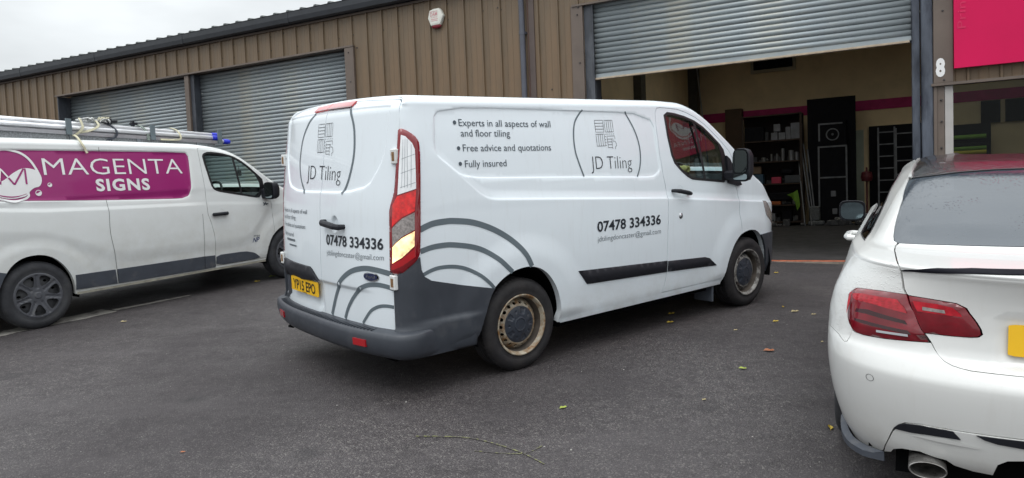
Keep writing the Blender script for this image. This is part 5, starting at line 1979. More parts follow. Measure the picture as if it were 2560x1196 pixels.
# back end, plain doors
skin('rear_door', [(-.895, .45), (-.895, 1.84), (-.003, 1.90), (-.003, .45)], S2.rear, M_VAN2, W2, -1, (), .06, .03)
skin('rear_door', [(.895, .45), (.895, 1.84), (.003, 1.90), (.003, .45)], S2.rear, M_VAN2, W2, -1, (), .06, .03)
MB().box(-.96, -.80, -.88, .88, .30, .50, .03).build('rear_bumper', M_GREYD, W2)
MB().box(-.85, -.42, -.84, .84, .27, .5).box(.42, 2.7, -.86, .86, .27, .42).box(-.42, .42, -.58, .58, .3, .9).box(2.7, 3.7, -.58, .58, .28, .9).build('underbody', M_DARK, W2)
MB().tube([(0, -.75, .34), (0, .75, .34)], .045, 8).tube([(3.2, -.75, .34), (3.2, .75, .34)], .03, 8).build('axles', M_DARK, W2)
MB().prism([(-.88,.42),(-.90,1.0),(-.86,1.5),(-.78,1.76),(.78,1.76),(.86,1.5),(.90,1.0),(.88,.42)],1.90,1.93,0).build('bulkhead', M_CABIN, W2)
MB().prism([(2.72, .9), (2.70, 1.12), (2.84, 1.20), (3.2, 1.18), (3.3, .8)], -.84, .84, 1).build('dashboard', M_CABIN, W2)
MB().box(1.9, 3.1, -.86, .86, .42, .60).build('cab_floor', M_CABIN, W2)
for ys in (-.42, .42):
    MB().box(1.98, 2.45, ys - .24, ys + .24, .70, .86, .05).box(1.95, 2.06, ys - .23, ys + .23, .84, 1.36, .05).box(1.96, 2.04, ys - .12, ys + .12, 1.38, 1.55, .04).build('seat', M_CABIN, W2)
rim = [(2.42 + .19 * math.sin(a) * .5, -.42 + .19 * math.cos(a), 1.20 + .19 * math.sin(a) * .86) for a in np.linspace(0, 2 * math.pi, 28, endpoint=False)]
sw = MB().tube(rim, .016, 8, closed=True).build('steering_wheel', M_RUB, W2)
MB().tube([(2.42, -.42, 1.20), (2.70, -.42, 1.05)], .035, 8).tube([(2.42, -.6, 1.20), (2.42, -.24, 1.20)], .02, 6).build('steering_spokes', M_RUB, sw)
MB().box(2.98, 3.0, -.30, -.24, 1.42, 1.50).tube([(2.99, -.27, 1.48), (3.03, -.2, 1.56)], .008, 6).build('phone_holder', M_RUB, W2)
skin('headliner', [(1.93, float(S2.zr(1.93)) + .12), (2.5, float(S2.zr(2.5)) + .12), (2.5, 2 * float(S2.btop(2.5)) - float(S2.zr(2.5)) - .12), (1.93, 2 * float(S2.btop(1.93)) - float(S2.zr(1.93)) - .12)], b2, M_CABIN, W2, 1, (), .15, 0, off=-.04)

# graphics on the wrap
W_ = M_WHITE
so = lambda P: b2(P) + normals(b2, P, 1) * .0068
text_on('lettering', 'MAGENTA', (.190, 1.553), (1.716, 1.499), .172, so, W_, W2, 1, .002, bold=-.008)
text_on('lettering', 'SIGNS', (.685, 1.361), (1.285, 1.338), .120, so, W_, W2, 1, .002, bold=.035, space=1.15)
text_on('lettering', '3900', (2.614, .634), (2.713, .626), .022, b2, M_VTX, W2, 1, .003, bold=.02, space=1.3)
text_on('lettering', 'NP', (2.595, .562), (2.690, .562), .058, b2, mat('navy_badge_print', (.03, .05, .15), .4), W2, 1, .003, bold=.02, up=(.35, 1))
MB()
for a, c in (((2.80, 1.065), (2.86, 1.035)), ((2.81, 1.035), (2.845, 1.07)), ((2.845, 1.05), (2.885, 1.045)), ((2.80, 1.03), (2.83, 1.045))):
    strip_on('wing_badge', [a, c], .012, b2, M_VTX, W2, 1, .003)
ring = spline([(-.40, 1.60), (-.36, 1.70), (-.27, 1.785), (-.16, 1.818), (-.07, 1.808), (.015, 1.775), (.083, 1.705), (.131, 1.60), (.150, 1.515), (.125, 1.455), (.07, 1.438), (.018, 1.395), (.012, 1.348), (-.045, 1.318),
               (-.12, 1.308), (-.20, 1.325), (-.30, 1.37), (-.38, 1.46)], 5, closed=True)
strip_on('bubble_ring', ring, .022, so, W_, W2, 1, .002, closed=True)
fl = spline([(.135, 1.600), (.07, 1.624), (-.002, 1.627), (-.09, 1.586), (-.217, 1.506), (-.395, 1.52)], 5) + spline([(-.38, 1.47), (-.29, 1.385), (-.20, 1.345), (-.12, 1.335), (-.04, 1.345), (.0, 1.362), (.03, 1.42), (.07, 1.448), (.125, 1.462), (.148, 1.52)], 5)
skin('bubble_fill', fl, so, W_, W2, 1, (), .05, 0, off=.0021)
strip_on('bubble_smile', spline([(-.30, 1.40), (-.20, 1.362), (-.10, 1.352), (.0, 1.375)], 5), [.003, .012, .012, .003], so, PANV, W2, 1, .0035)
so2 = lambda P: b2(P) + normals(b2, P, 1) * .0105
strip_on('bubble_letter', [(-.218, 1.48), (-.200, 1.60), (-.193, 1.628), (-.160, 1.575), (-.096, 1.475), (-.092, 1.475), (.004, 1.620), (.020, 1.620), (.014, 1.470)], .017, so2, PANV, W2, 1, .001)
strip_on('bubble_letter_white', [(-.222, 1.51), (-.196, 1.632), (-.138, 1.54)], .015, so2, W_, W2, 1, .002)
for x, z, r in ((.110, 1.376, .027), (.227, 1.451, .019)):
    c = [(x + r * math.cos(t), z + r * math.sin(t)) for t in np.linspace(0, 2 * np.pi, 24, endpoint=False)]
    strip_on('small_bubble', c, .006, so, W_, W2, 1, .002, closed=True)
    c = [(x + r * .9 * math.cos(t), z + r * .9 * math.sin(t)) for t in np.linspace(np.pi * 1.05, np.pi * 2.15, 14)] + [(x + r * .3, z + r * .35), (x - r * .3, z - r * .1)]
    skin('small_bubble_fill', c, so, W_, W2, 1, (), .03, 0, off=.002)


# roof rack: feet, side rails with upright lugs, cross bars, expanded-metal tread
def rz2(x):
    return 2.015 - .070 * (x + .02) / 1.0 * .93


rk2 = MB()
for y in (-.70, .70):
    rk2.box(-.95, 2.45, y - .015, y + .015, -.02, .02)
RT = Matrix(((1, 0, 0, 0), (0, 1, 0, 0), (-.066, 0, 1, 2.03), (0, 0, 0, 1)))
rk2.V = [tuple(RT @ Vector(v)) for v in rk2.V]
RK = rk2.build('roof_rack', M_ALU, W2)


def rbox(name, *a, m=M_ALU, bev=0):
    b = MB().box(*a, bev)
    b.V = [tuple(RT @ Vector(v)) for v in b.V]
    return b.build(name, m, RK)


M_RKG = mat('rack_grey', (.20, .22, .24), .5, metal=.4, var=.2)
for x in (-.6, .60, 1.34, 2.1):
    for y in (-.70, .70):
        rbox('rack_foot', x - .02, x + .02, y - .02, y + .02, -.085, -.02, m=M_RKG)
for x in (-.6, .0, .60, 1.1, 1.54, 2.0, 2.42):
    rbox('cross_bar', x - .02, x + .02, -.69, .69, -.015, .012, m=M_RKG)
for x in (-.5, .577, 1.512, 2.405):
    rbox('rack_lug', x - .028, x + .028, -.735, -.717, -.02, .150, m=mat('lug_grey', (.16, .20, .22), .5, metal=.3, var=.1))
b = MB()
for i in range(110):
    x = -.95 + i * .030
    b.tube([RT @ Vector((x, -.66, -.012)), RT @ Vector((x + .06, -.15, -.014))], .005, 4, caps=False)
    b.tube([RT @ Vector((x, -.15, -.012)), RT @ Vector((x + .06, .40, -.014))], .005, 4, caps=False)
b.build('tread_mesh', M_RKG, RK, kind='stuff')
rbox('side_skirt', -.95, 2.35, -.700, -.694, -.085, -.02, m=mat('perforated_skirt', (.19, .20, .21), .6, var=.5, vs=60))


def ladder2(y0, y1, x0, x1, z0, z1, lb, rung=True, capm=None):
    t = empty('ladder', W2.matrix_world @ Matrix.Translation((x1, (y0 + y1) / 2, z1)), lb, 'ladder', 'ladders strapped to the van roof rack')
    for y in (y0, y1):
        yy = y - (y0 + y1) / 2
        MB().tube([(x0 - x1, yy, z0 - z1), (0, yy, 0)], .026, 14).build('stile', M_ALUL, t, smooth=True)
        MB().tube([(-.02, yy, .0), (.045, yy, -.003), (.075, yy, -.005)], [.033, .034, .027], 12).build('blue_end_cap', M_BLUE, t)
    if rung:
        n = int((x1 - x0) / .28)
        for i in range(n):
            x = -.15 - i * .28
            z = (z0 - z1) / (x0 - x1) * x
            MB().box(x - .015, x + .015, y0 - (y0 + y1) / 2, y1 - (y0 + y1) / 2, z - .013, z + .013).build('rung', M_ALUL, t)
    return t


M_ALUL = mat('bright_aluminium', (.86, .87, .90), .42, metal=.35, var=.12, vs=9, dirt=(.58, .58, .60), ds=12, damt=(.5, .8), stretch=(.3, 1, 1))
M_BLUE = mat('blue_rubber', (.015, .03, .55), .45, var=.1)
zq = lambda x, o: 2.03 - .066 * x + o
ladder2(-.685, -.30, -2.3, 2.34, zq(-2.3, .062), zq(2.34, .052), 'aluminium ladder nearest the edge of the van roof, with blue end caps')
ladder2(-.590, -.205, -2.35, 2.40, zq(-2.35, .128), zq(2.40, .095), 'aluminium ladder lying on top of the others on the van roof')
ladder2(-.650, -.26, -2.3, 2.52, zq(-2.3, .008), zq(2.52, .018), 'lowest aluminium ladder of the bundle on the van roof, reaching furthest forward')
ladder2(.05, .45, -2.3, 2.2, zq(-2.3, .05), zq(2.2, .05), 'aluminium ladder on the far side of the van roof')
# straps
M_STR = mat('yellowed_strap', (.50, .47, .34), .8, var=.2)
M_BST = mat('dark_strap', (.03, .035, .05), .7)
M_FILM = mat('clear_film_wrap', (.62, .63, .62), .25, coat=.6, var=.4, vs=60, bump=.6, bs=50)


def band(name, pts, wd, m, lb, cat='strap', th=.004):
    pts = spline(pts, 5)
    V, F = [], []
    n = len(pts)
    P = [Vector(p) for p in pts]
    for i, p in enumerate(P):
        t = (P[min(n - 1, i + 1)] - P[max(0, i - 1)]).normalized()
        side = Vector((1, 0, 0)) - t * t.x
        side.normalize()
        nn = t.cross(side)
        for a, c in ((-wd / 2, th), (wd / 2, th), (wd / 2, -th), (-wd / 2, -th)):
            V.append(p + side * a + nn * c)
    for i in range(n - 1):
        for k in range(4):
            F.append((i * 4 + k, i * 4 + (k + 1) % 4, i * 4 + 4 + (k + 1) % 4, i * 4 + 4 + k))
    F += [(3, 2, 1, 0), tuple((n - 1) * 4 + k for k in range(4))]
    o = mesh(name, V, F, m)
    o.matrix_world = W2.matrix_world
    return tag(o, lb, cat)


band('ratchet_strap', [(.78, -.55, zq(.78, .18)), (.74, -.66, zq(.74, .14)), (.72, -.725, zq(.72, .06)), (.66, -.735, zq(.66, .0)), (.62, -.73, zq(.62, -.03)), (.60, -.765, 1.965), (.592, -.85, 1.935),
                       (.605, -.908, 1.86), (.625, -.922, 1.80), (.635, -.932, 1.765)], .022, M_STR, 'pale strap with its loose end hanging down over the magenta panel')
band('ratchet_strap', [(.95, -.55, zq(.95, .175)), (.91, -.69, zq(.91, .10)), (.80, -.73, zq(.80, .04)), (.70, -.735, zq(.70, .015)), (.66, -.72, zq(.66, .0))], .024, M_STR,
     'yellowed strap crossing diagonally over the ladders by the first lug')
band('bungee_strap', [(1.0, -.5, zq(1, .17)), (1.06, -.62, zq(1.06, .13)), (1.09, -.72, zq(1.09, .05)), (1.06, -.735, zq(1.06, -.02)), (.98, -.74, zq(.98, -.05))], .018, M_BST, 'dark strap over the ladders behind the tangled film', th=.007)
band('ratchet_strap', [(1.88, -.50, zq(1.88, .155)), (1.87, -.64, zq(1.87, .12)), (1.865, -.72, zq(1.865, .05)), (1.83, -.735, zq(1.83, .0)), (1.6, -.73, zq(1.6, -.012))], .022, M_STR,
     'pale yellow strap round the ladders near the windscreen end')
band('bungee_strap', [(1.40, -.5, zq(1.4, .17)), (1.43, -.62, zq(1.43, .14)), (1.46, -.70, zq(1.46, .06)), (1.45, -.73, zq(1.45, -.03))], .03, mat('green_grey_strap', (.16, .19, .17), .7),
     'short grey green strap beside the second rack lug')
for x, rr, lb in ((.985, .028, 'black strap hook below the ladders'),):
    o = MB().tube([(x + rr * math.cos(a), -.745, zq(x, -.06) + rr * .6 * math.sin(a)) for a in np.linspace(0, 2 * np.pi, 16, endpoint=False)], .008, 6, closed=True).build('strap_hook', M_BST)
    o.matrix_world = W2.matrix_world
    tag(o, lb, 'hook')
# tangled film and strap ends on top
b = MB()
rng = random.Random(3)
for k in range(20):
    x, y = .80 + rng.random() * .26, -.66 + rng.random() * .16
    pts = []
    for j in range(5):
        pts.append((x, y, zq(x, .145 + rng.random() * .05 * (1 - abs(x - .93) * 2))))
        x += rng.uniform(-.06, .06)
        y += rng.uniform(-.05, .05)
        x = min(1.08, max(.76, x))
    b.tube(spline(pts, 3), [.010 + rng.random() * .008] * (4 * 3 + 1), 5, flat=.35)
o = b.build('wrapping_film', M_FILM)
o.matrix_world = W2.matrix_world
tag(o, 'tangle of clear film and tape bunched on top of the ladders', 'wrapping')
b = MB()
for k in range(16):
    x, y = 1.0 + rng.random() * .09, -.60 + rng.random() * .1
    pts = [(x + rng.uniform(-.04, .04), y + rng.uniform(-.04, .04), zq(x, .16 + rng.random() * .05)) for j in range(4)]
    b.tube(spline(pts, 3), .008, 5)
o = b.build('frayed_strap', M_STR)
o.matrix_world = W2.matrix_world
tag(o, 'bunched end of a cream strap on the ladders beside the black buckle', 'strap')
o = MB().box(1.08, 1.17, -.62, -.56, zq(1.1, .15), zq(1.1, .18), .008).box(1.05, 1.10, -.63, -.55, zq(1.1, .13), zq(1.1, .20), .008).build('buckle', M_BLKP)
o.matrix_world = W2.matrix_world
tag(o, 'black ratchet buckle on top of the ladders by the frayed strap', 'buckle')
o = MB().box(1.34, 1.42, -.60, -.54, zq(1.38, .15), zq(1.38, .18), .008).box(1.35, 1.38, -.60, -.55, zq(1.38, .13), zq(1.38, .20), .006).build('buckle', M_BLKP)
o.matrix_world = W2.matrix_world
tag(o, 'small black buckle on the ladders just left of the second rack lug', 'buckle')

# =================================================================== the white coupe at the right
KS = 1.079508251486604
CARM = frame((2.6149759, 3.5649885, -1.3870423), (0.48217522, 0.87420230, 0.05724845), (-0.87607270, 0.48100057, 0.03369071), (0.00191596, -0.06639863, 0.99779134), KS)
M_CARW = paint('car_pearl_white', (.70, .705, .69), (.40, .36, .29), .15, .5, .5, drops=.0, coat=.7, rough=.30)
M_CARWD = paint('car_pearl_white_wet', (.70, .705, .69), (.40, .36, .29), .15, .5, .5, drops=.55, coat=.7, rough=.30)
M_CROOF = mat('wet_black_roof', (.008, .008, .011), .17, coat=.35, var=.2, bump=.8, bs=30)
M_CGL = glass('car_rear_glass', (.10, .11, .12), 1.75, .02, .30, (.07, .09, .115, .6))
M_MIRC = mat('mirror_glass_tinted', (.15, .20, .22), .04, metal=1.0, var=.02)
M_CSGL = glass('car_side_glass', (.12, .13, .14), 1.5)
CR_ = empty('parked_car', CARM, 'white coupe with dark red tail lamps, cropped by the right edge of the photo', 'car')

ROWS = np.array([
    [.22, -.93, .50, .785, 2.8, 0], [.30, -.985, .54, .825, 2.7, 0], [.42, -1.02, .57, .862, 2.6, 0], [.53, -1.035, .58, .879, 2.6, 0], [.60, -1.035, .58, .884, 2.6, 0], [.655, -1.00, .56, .885, 2.6, 0],
    [.69, -.965, .55, .885, 2.6, 0], [.76, -.955, .55, .882, 2.5, 0], [.84, -.955, .55, .865, 2.4, 0], [.90, -.965, .55, .838, 2.3, .01], [.955, -.985, .55, .80, 2.2, .035], [.985, -1.00, .55, .775, 2.2, .05],
    [1.005, -.985, .50, .755, 2.2, .06], [1.02, -.75, .40, .73, 2.4, .06], [1.035, -.53, .33, .705, 2.6, .055], [1.12, -.33, .30, .665, 2.8, .05], [1.21, -.08, .28, .62, 2.8, .05], [1.29, .18, .26, .57, 2.8, .045],
    [1.335, .42, .25, .53, 2.8, .02], [1.36, .75, .25, .46, 2.6, 0], [1.375, 1.2, .25, .30, 2.4, 0]])


def _crom(r):
    n = len(ROWS)
    r = np.clip(r, 0, n - 1.000001)
    i = np.floor(r).astype(int)
    f = (r - i)[:, None]
    g = lambda k: ROWS[np.clip(k, 0, n - 1)]
    a, b, c, d = g(i - 1), g(i), g(i + 1), g(i + 2)
    m0, m1 = (c - a) * .35, (d - b) * .35
    f2 = f * f
    f3 = f2 * f
    return (2 * f3 - 3 * f2 + 1) * b + (f3 - 2 * f2 + f) * m0 + (-2 * f3 + 3 * f2) * c + (f3 - f2) * m1


def cs(P):
    t = np.abs(P[:, 0])
    sg = np.where(P[:, 0] < 0, -1., 1.)
    z, xc, A, B, n, dB = _crom(P[:, 1]).T[:6]
    w = np.clip((t - .75) / .7, 0, 1)
    w = w * w * (3 - 2 * w)
    ph = np.clip(t, 0, 1) * np.pi / 2
    c, s = np.cos(ph), np.sin(ph)
    rho = (np.abs(c) ** n + np.abs(s) ** n) ** (-1 / n)
    x = xc + A - rho * c * A + np.clip(t - 1, 0, None)
    # bonnet and roof front fall away (never seen from the yard)
    y = (rho * s * B + dB * w) * sg
    zf = z - np.clip(x - 1.9, 0, None) ** 2 * .55 * sstep(z, 1.0, 1.3)
    # number plate recess and lamp edge relief
    P1 = P[:, 1]
    rec = .020 * sstep(P1, 5.35, 5.9) * (1 - sstep(P1, 8.1, 8.28)) * (1 - sstep(t, .155 + .028 * (P1 - 5.6) / 2.6 * 1.2, .215 + .028 * (P1 - 5.6) / 2.6))
    x = x + rec
    return np.stack([x, y, zf], 1)


def cskin(name, pts, m, parent=None, holes=(), step=.05, fl=.015, off=0., dome=0, sy=1, surf=cs):
    """outline in (t, r): r rows are about 8 cm, so the row axis is scaled down for even triangles"""
    K = .09
    f = lambda P: surf(np.stack([P[:, 0] * sy, P[:, 1] / K], 1))
    pp = [(a, b * K) for a, b in pts]
    hh = [[(a, b * K) for a, b in h] for h in holes]
    lo_, hi_ = min(b for a, b in pts), max(b for a, b in pts)
    ex = [[(a, r * K) for a in np.linspace(0, 3.3, 60)] for r in np.arange(0, 20, .5) if lo_ < r < hi_] if step < .05 else ()
    if step < .05 and hi_ > 10.5:
        ex += [[(a, r * K) for a in np.linspace(0, 1.2, 30)] for r in (10.75, 11.25, 11.75, 12.15, 12.3, 12.7, 12.85, 13.25) if lo_ < r < hi_]
    return skin(name, pp, f, m, parent or CR_, -sy, hh, step, fl, off=off, dome=dome, ne=.003, extra=ex)


# outlines traced on the shell
BOOTL = [(.600, 14.0), (.614, 13.76), (.612, 13.36), (.600, 12.9), (.585, 12.39), (.562, 11.6), (.530, 10.6), (.505, 9.82), (.478, 9.3), (.452, 8.86), (.430, 8.3), (.409, 7.9), (.388, 7.4), (.367, 6.93),
         (.355, 6.55), (.345, 6.25), (.335, 5.85), (.322, 5.45), (.304, 5.18), (.285, 5.03), (.262, 4.94), (.209, 4.95), (.10, 4.99), (0, 5.0)]
LA = [(.685, 8.15), (.676, 8.42), (.664, 8.62), (.649, 8.68), (.60, 8.76), (.55, 8.82), (.500, 8.86), (.456, 8.87), (.434, 8.35), (.413, 7.9), (.391, 7.38), (.372, 6.95), (.359, 6.56), (.405, 6.48), (.479, 6.38), (.553, 6.33), (.585, 6.36), (.606, 6.47), (.625, 6.70),
      (.640, 7.0), (.655, 7.5)]
LB = [(.446, 8.80), (.40, 8.78), (.369, 8.74), (.315, 8.66), (.290, 8.45), (.269, 7.95), (.247, 7.46), (.243, 7.25), (.250, 7.14), (.266, 7.08), (.304, 7.03), (.372, 7.0), (.392, 7.45), (.414, 7.95)]
GL = [(0, 14.22), (.155, 14.21), (.384, 14.16), (.56, 14.07), (.610, 14.06), (.636, 14.14), (.654, 14.34), (.672, 14.65), (.695, 15.2), (.735, 15.8), (.80, 16.2), (.860, 16.52), (.900, 16.75),
      (.80, 16.82), (.654, 16.95), (.523, 17.15), (.4, 17.38), (.241, 17.55), (.107, 17.61), (0, 17.62)]
SG = [(1.100, 13.22), (1.16, 13.7), (1.185, 14.34), (1.210, 14.92), (1.26, 15.5), (1.42, 16.1), (1.676, 16.50), (2.0, 16.66), (2.5, 16.70), (2.5, 13.4), (2.0, 13.2), (1.5, 13.15)]
VT = [(.525, .42), (.508, .75), (.492, 1.09), (.478, 1.35), (.464, 1.57), (.443, 1.79), (.422, 1.93), (.381, 2.04), (.302, 2.09), (.254, 2.12), (.151, 2.18), (0, 2.2)]
WHL = [(1.02, 0), (1.03, .8), (1.07, 2.0), (1.15, 3.3), (1.26, 4.6), (1.40, 5.6), (1.56, 5.75), (1.72, 5.6), (1.86, 4.6), (1.97, 3.3), (2.05, 2.0), (2.09, .8), (2.10, 0)]
FB = [(.604, 6.40), (.612, 5.85), (.623, 5.40), (.640, 5.24), (.665, 5.45), (.690, 5.74), (.74, 5.90), (.83, 5.95), (1.0, 5.85), (1.2, 5.6), (1.38, 5.62)]

GT = [(.925, 16.85), (.935, 17.5), (.90, 18.3), (.83, 19.0), (.6, 19.6), (0, 19.8)]
for sy in (1, -1):
    # bumper skin
    bump = [(0, 2.2)] + VT[::-1][1:] + [(.55, .20), (.62, .05), (.70, .0), (.85, .0), (1.02, 0), (1.03, .8), (1.07, 2.0), (1.15, 3.3), (1.26, 4.6), (1.34, 5.3)] + FB[::-1][1:] + \
           [(.585, 6.33), (.553, 6.30), (.479, 6.35), (.405, 6.45), (.352, 6.53), (.342, 6.25), (.331, 5.85), (.318, 5.42), (.300, 5.14), (.282, 5.0), (.260, 4.90), (.209, 4.91), (.10, 4.95), (0, 4.96)]
    cskin('rear_bumper', bump, M_CARW if sy > 0 else M_CARW, step=.04, sy=sy, fl=.02)
    # quarter panel with hip and roof pillar
    quart = [(.604, 6.45), (.614, 5.88), (.626, 5.44), (.640, 5.29), (.662, 5.50), (.688, 5.80), (.74, 5.96), (.83, 6.01), (1.0, 5.91), (1.2, 5.66), (1.38, 5.68), (1.56, 5.78), (1.72, 5.62), (1.86, 4.6), (1.97, 3.3),
             (2.05, 2.0), (2.09, .8), (2.10, 0), (3.3, 0), (3.3, 13.2), (2.0, 13.15), (1.5, 13.10), (1.10, 13.17), (1.155, 13.7), (1.18, 14.34), (1.205, 14.92), (1.255, 15.52), (1.415, 16.14),
             (1.676, 16.55), (2.0, 16.72), (2.5, 16.78), (2.5, 17.0), (2.3, 17.9), (1.6, 18.2), (1.2, 17.6), (.95, 16.95), (.905, 16.75)] + \
            [(.864, 16.52), (.804, 16.2), (.739, 15.8), (.699, 15.2), (.676, 14.65), (.658, 14.34), (.640, 14.12), (.612, 14.02), (.618, 13.76), (.616, 13.36), (.604, 12.9), (.589, 12.39), (.566, 11.6),
             (.534, 10.6), (.509, 9.82), (.482, 9.3), (.460, 8.9), (.55, 8.86), (.649, 8.72), (.668, 8.66), (.681, 8.45), (.690, 8.15), (.660, 7.5), (.645, 7.0), (.630, 6.68)]
    cskin('rear_wing', quart, M_CARWD, step=.04, sy=sy, fl=.02)
    # boot lid
    bl = [(0, 14.16)] + [(.155, 14.16), (.384, 14.11), (.56, 14.02)] + [(a - .004, b) for a, b in BOOTL[:8]] + [(.474, 9.3), (.450, 8.86), (.37, 8.79), (.315, 8.71), (.286, 8.48), (.265, 7.95), (.243, 7.46), (.238, 7.25), (.246, 7.1),
         (.264, 7.03), (.304, 6.98), (.368, 6.95)] + [(a - .004, b + .03) for a, b in BOOTL[14:]]
    bo = cskin('boot_lid', bl, M_CARW, step=.04, sy=sy, fl=.02)
    M_SMK = mat('smoked_red_lens', (.19, .004, .012), .12, coat=.8, var=.35, vs=8)
    la = cskin('tail_lamp', LA, M_SMK, step=.03, sy=sy, off=.002, dome=(.012, .05), fl=.03)
    lb = cskin('tail_lamp', LB, M_SMK, bo, step=.03, sy=sy, off=.002, dome=(.008, .04), fl=.03)
    M_R2 = mat('red_lens_bright', (.46, .007, .02), .2, coat=.8, var=.35, vs=30)
    M_R3 = mat('red_lens_blackened', (.035, .002, .005), .2, coat=.8, var=.3)
    cskin('led_band', [(.650, 8.3), (.60, 8.45), (.47, 8.50), (.435, 8.05), (.425, 7.75), (.55, 7.95), (.63, 8.0)], M_R2, la, step=.03, sy=sy, off=.0142, fl=.0)
    cskin('dark_band', [(.60, 7.55), (.55, 7.62), (.425, 7.45), (.415, 7.30), (.55, 7.42), (.60, 7.40)], M_R3, la, step=.03, sy=sy, off=.0142, fl=.0)
    cskin('dark_band', [(.595, 7.10), (.55, 7.10), (.41, 6.98), (.40, 6.78), (.55, 6.88), (.59, 6.92)], M_R3, la, step=.03, sy=sy, off=.0142, fl=.0)
    cskin('side_reflector', [(.668, 8.3), (.655, 8.4), (.640, 7.6), (.640, 7.2), (.655, 7.7)], M_R2, la, step=.03, sy=sy, off=.0135, fl=.0)
    cskin('chrome_strip', [(.501, 6.71), (.409, 6.77), (.407, 6.66), (.500, 6.60)], M_CHR, la, step=.03, sy=sy, off=.0148, fl=.0)
    cskin('upper_lens', [(.425, 8.55), (.36, 8.55), (.318, 8.45), (.294, 8.1), (.290, 7.93), (.40, 7.95)], M_R2, lb, step=.03, sy=sy, off=.0105, fl=.0)
    cskin('clear_window', [(.392, 8.30), (.335, 8.25), (.330, 8.05), (.388, 8.08)], M_CLRG, lb, step=.03, sy=sy, off=.0115, fl=.0)
    # small LED spots
    for j in range(3):
        for i in range(8):
            a = .62 - i * .022 - j * .004
            r = 8.30 - j * .17 + .0 * i
            cskin('led_spot', [(a - .005, r - .03), (a + .005, r - .03), (a + .005, r + .03), (a - .005, r + .03)], M_RED, la, step=.03, sy=sy, off=.0155, fl=.0)
    # rear valance
    va = [(0, 2.16), (.151, 2.14), (.254, 2.08), (.302, 2.05), (.381, 2.0), (.420, 1.89), (.440, 1.75), (.461, 1.53), (.475, 1.31), (.489, 1.05), (.504, .72), (.518, .42), (.489, .55), (.476, .75), (.443, .96), (.393, 1.08),
          (.356, .97), (.326, .94), (.309, .74), (.265, .64), (.221, .64), (.214, .95), (.208, 1.20), (.186, 1.38), (.151, 1.46), (0, 1.48)]
    v = cskin('valance', va, M_CARW, step=.03, sy=sy, fl=.04, off=.004)
    cskin('valance_slot', [(.458, 1.64), (.443, 1.79), (.422, 1.90), (.381, 2.0), (.302, 2.05), (.286, 1.78), (.36, 1.72), (.406, 1.66)], M_BLKP, v, step=.03, sy=sy, off=.008, fl=.006)
    cskin('valance_slot', [(.250, 2.06), (.151, 2.13), (0, 2.15), (0, 1.85), (.151, 1.83), (.206, 1.85), (.233, 1.92)], M_BLKP, v, step=.03, sy=sy, off=.008, fl=.006)
    strip_on('valance_crease', [(.406 * sy, 1.60 * .09), (.32 * sy, 1.66 * .09), (.24 * sy, 1.62 * .09)], [.002, .014, .002],
             lambda P: cs(np.stack([P[:, 0], P[:, 1] / .09], 1)), M_CARW, v, -1, .009)
    # greenhouse
    cskin('rear_window', GL, M_CGL, step=.04, sy=sy, off=-.002, fl=.01)
    cskin('roof', [(0, 17.66), (.107, 17.65), (.241, 17.60), (.4, 17.44), (.523, 17.21), (.654, 17.0), (.785, 16.88), (.945, 17.33), (1.275, 18.02), (1.9, 18.40), (1.9, 20), (0, 20)], M_CROOF, step=.06, sy=sy, fl=.01, off=0)
    cskin('window_surround', [(0, 17.62), (.107, 17.61), (.241, 17.56), (.4, 17.39), (.523, 17.16), (.654, 16.96), (.80, 16.83), (.80, 16.87), (.654, 17.0), (.523, 17.21), (.4, 17.44), (.241, 17.60), (.107, 17.65), (0, 17.66)], M_RUB, step=.03, sy=sy, off=.003, fl=.006)
    cskin('roof_moulding', [(.900, 16.86), (.79, 16.86), (1.30, 17.98), (1.9, 18.36), (1.9, 18.50), (1.25, 18.18), (.86, 17.3)][:1] + [(.790, 16.87), (.95, 17.32), (1.28, 18.0), (1.9, 18.38), (1.9, 18.2), (1.35, 17.9), (1.05, 17.3), (.925, 16.86)],
          M_CARW, step=.03, sy=sy, off=.008, fl=.012)
    cskin('side_window', SG, M_CSGL, step=.06, sy=sy, off=-.003, fl=.01)
    cskin('window_surround', [(1.085, 13.12), (1.5, 13.04), (2.0, 13.08), (2.5, 13.25), (2.5, 13.42), (2.0, 13.2), (1.5, 13.16), (1.105, 13.24)], M_RUB, step=.04, sy=sy, off=.004, fl=.006)
    cskin('window_surround', [(1.095, 13.16), (1.157, 13.7), (1.182, 14.34), (1.207, 14.92), (1.257, 15.51), (1.417, 16.12), (1.676, 16.54), (2.0, 16.70), (2.0, 16.62), (1.676, 16.46), (1.43, 16.05), (1.275, 15.46), (1.22, 14.9),
                              (1.197, 14.3), (1.17, 13.7), (1.115, 13.25)], M_RUB, step=.03, sy=sy, off=.003, fl=.006)
    # spoiler slot: black third brake lamp line
    M_MBK = mat('matt_black', (.008, .008, .012), .8, spec=.1)
    cskin('brake_lamp_strip', [(.540, 10.92), (.522, 11.28), (.422, 11.98), (.32, 12.28), (.183, 12.42), (0, 12.45), (0, 12.05), (.189, 12.02), (.32, 11.70), (.449, 11.22), (.526, 10.82)], M_MBK, bo, step=.025, sy=sy, off=.0045, fl=.003)
    # parking sensor: thin ring
    for tc_ in (.521,):
        sn = [(tc_ * sy + .0135 * math.cos(a), 3.43 * .09 + .0118 * math.sin(a) * 1.25) for a in np.linspace(0, 2 * np.pi, 24, endpoint=False)]
        strip_on('parking_sensor', sn, .0016, lambda P: cs(np.stack([P[:, 0], P[:, 1] / .09], 1)), M_RUB, CR_, -1, .001, closed=True)
    # mirror
    mh, (cy, cz, hw, hh) = mirror(CR_, sy, 1.64, sy * .845, sy * 1.015, .922, 1.064, .10)
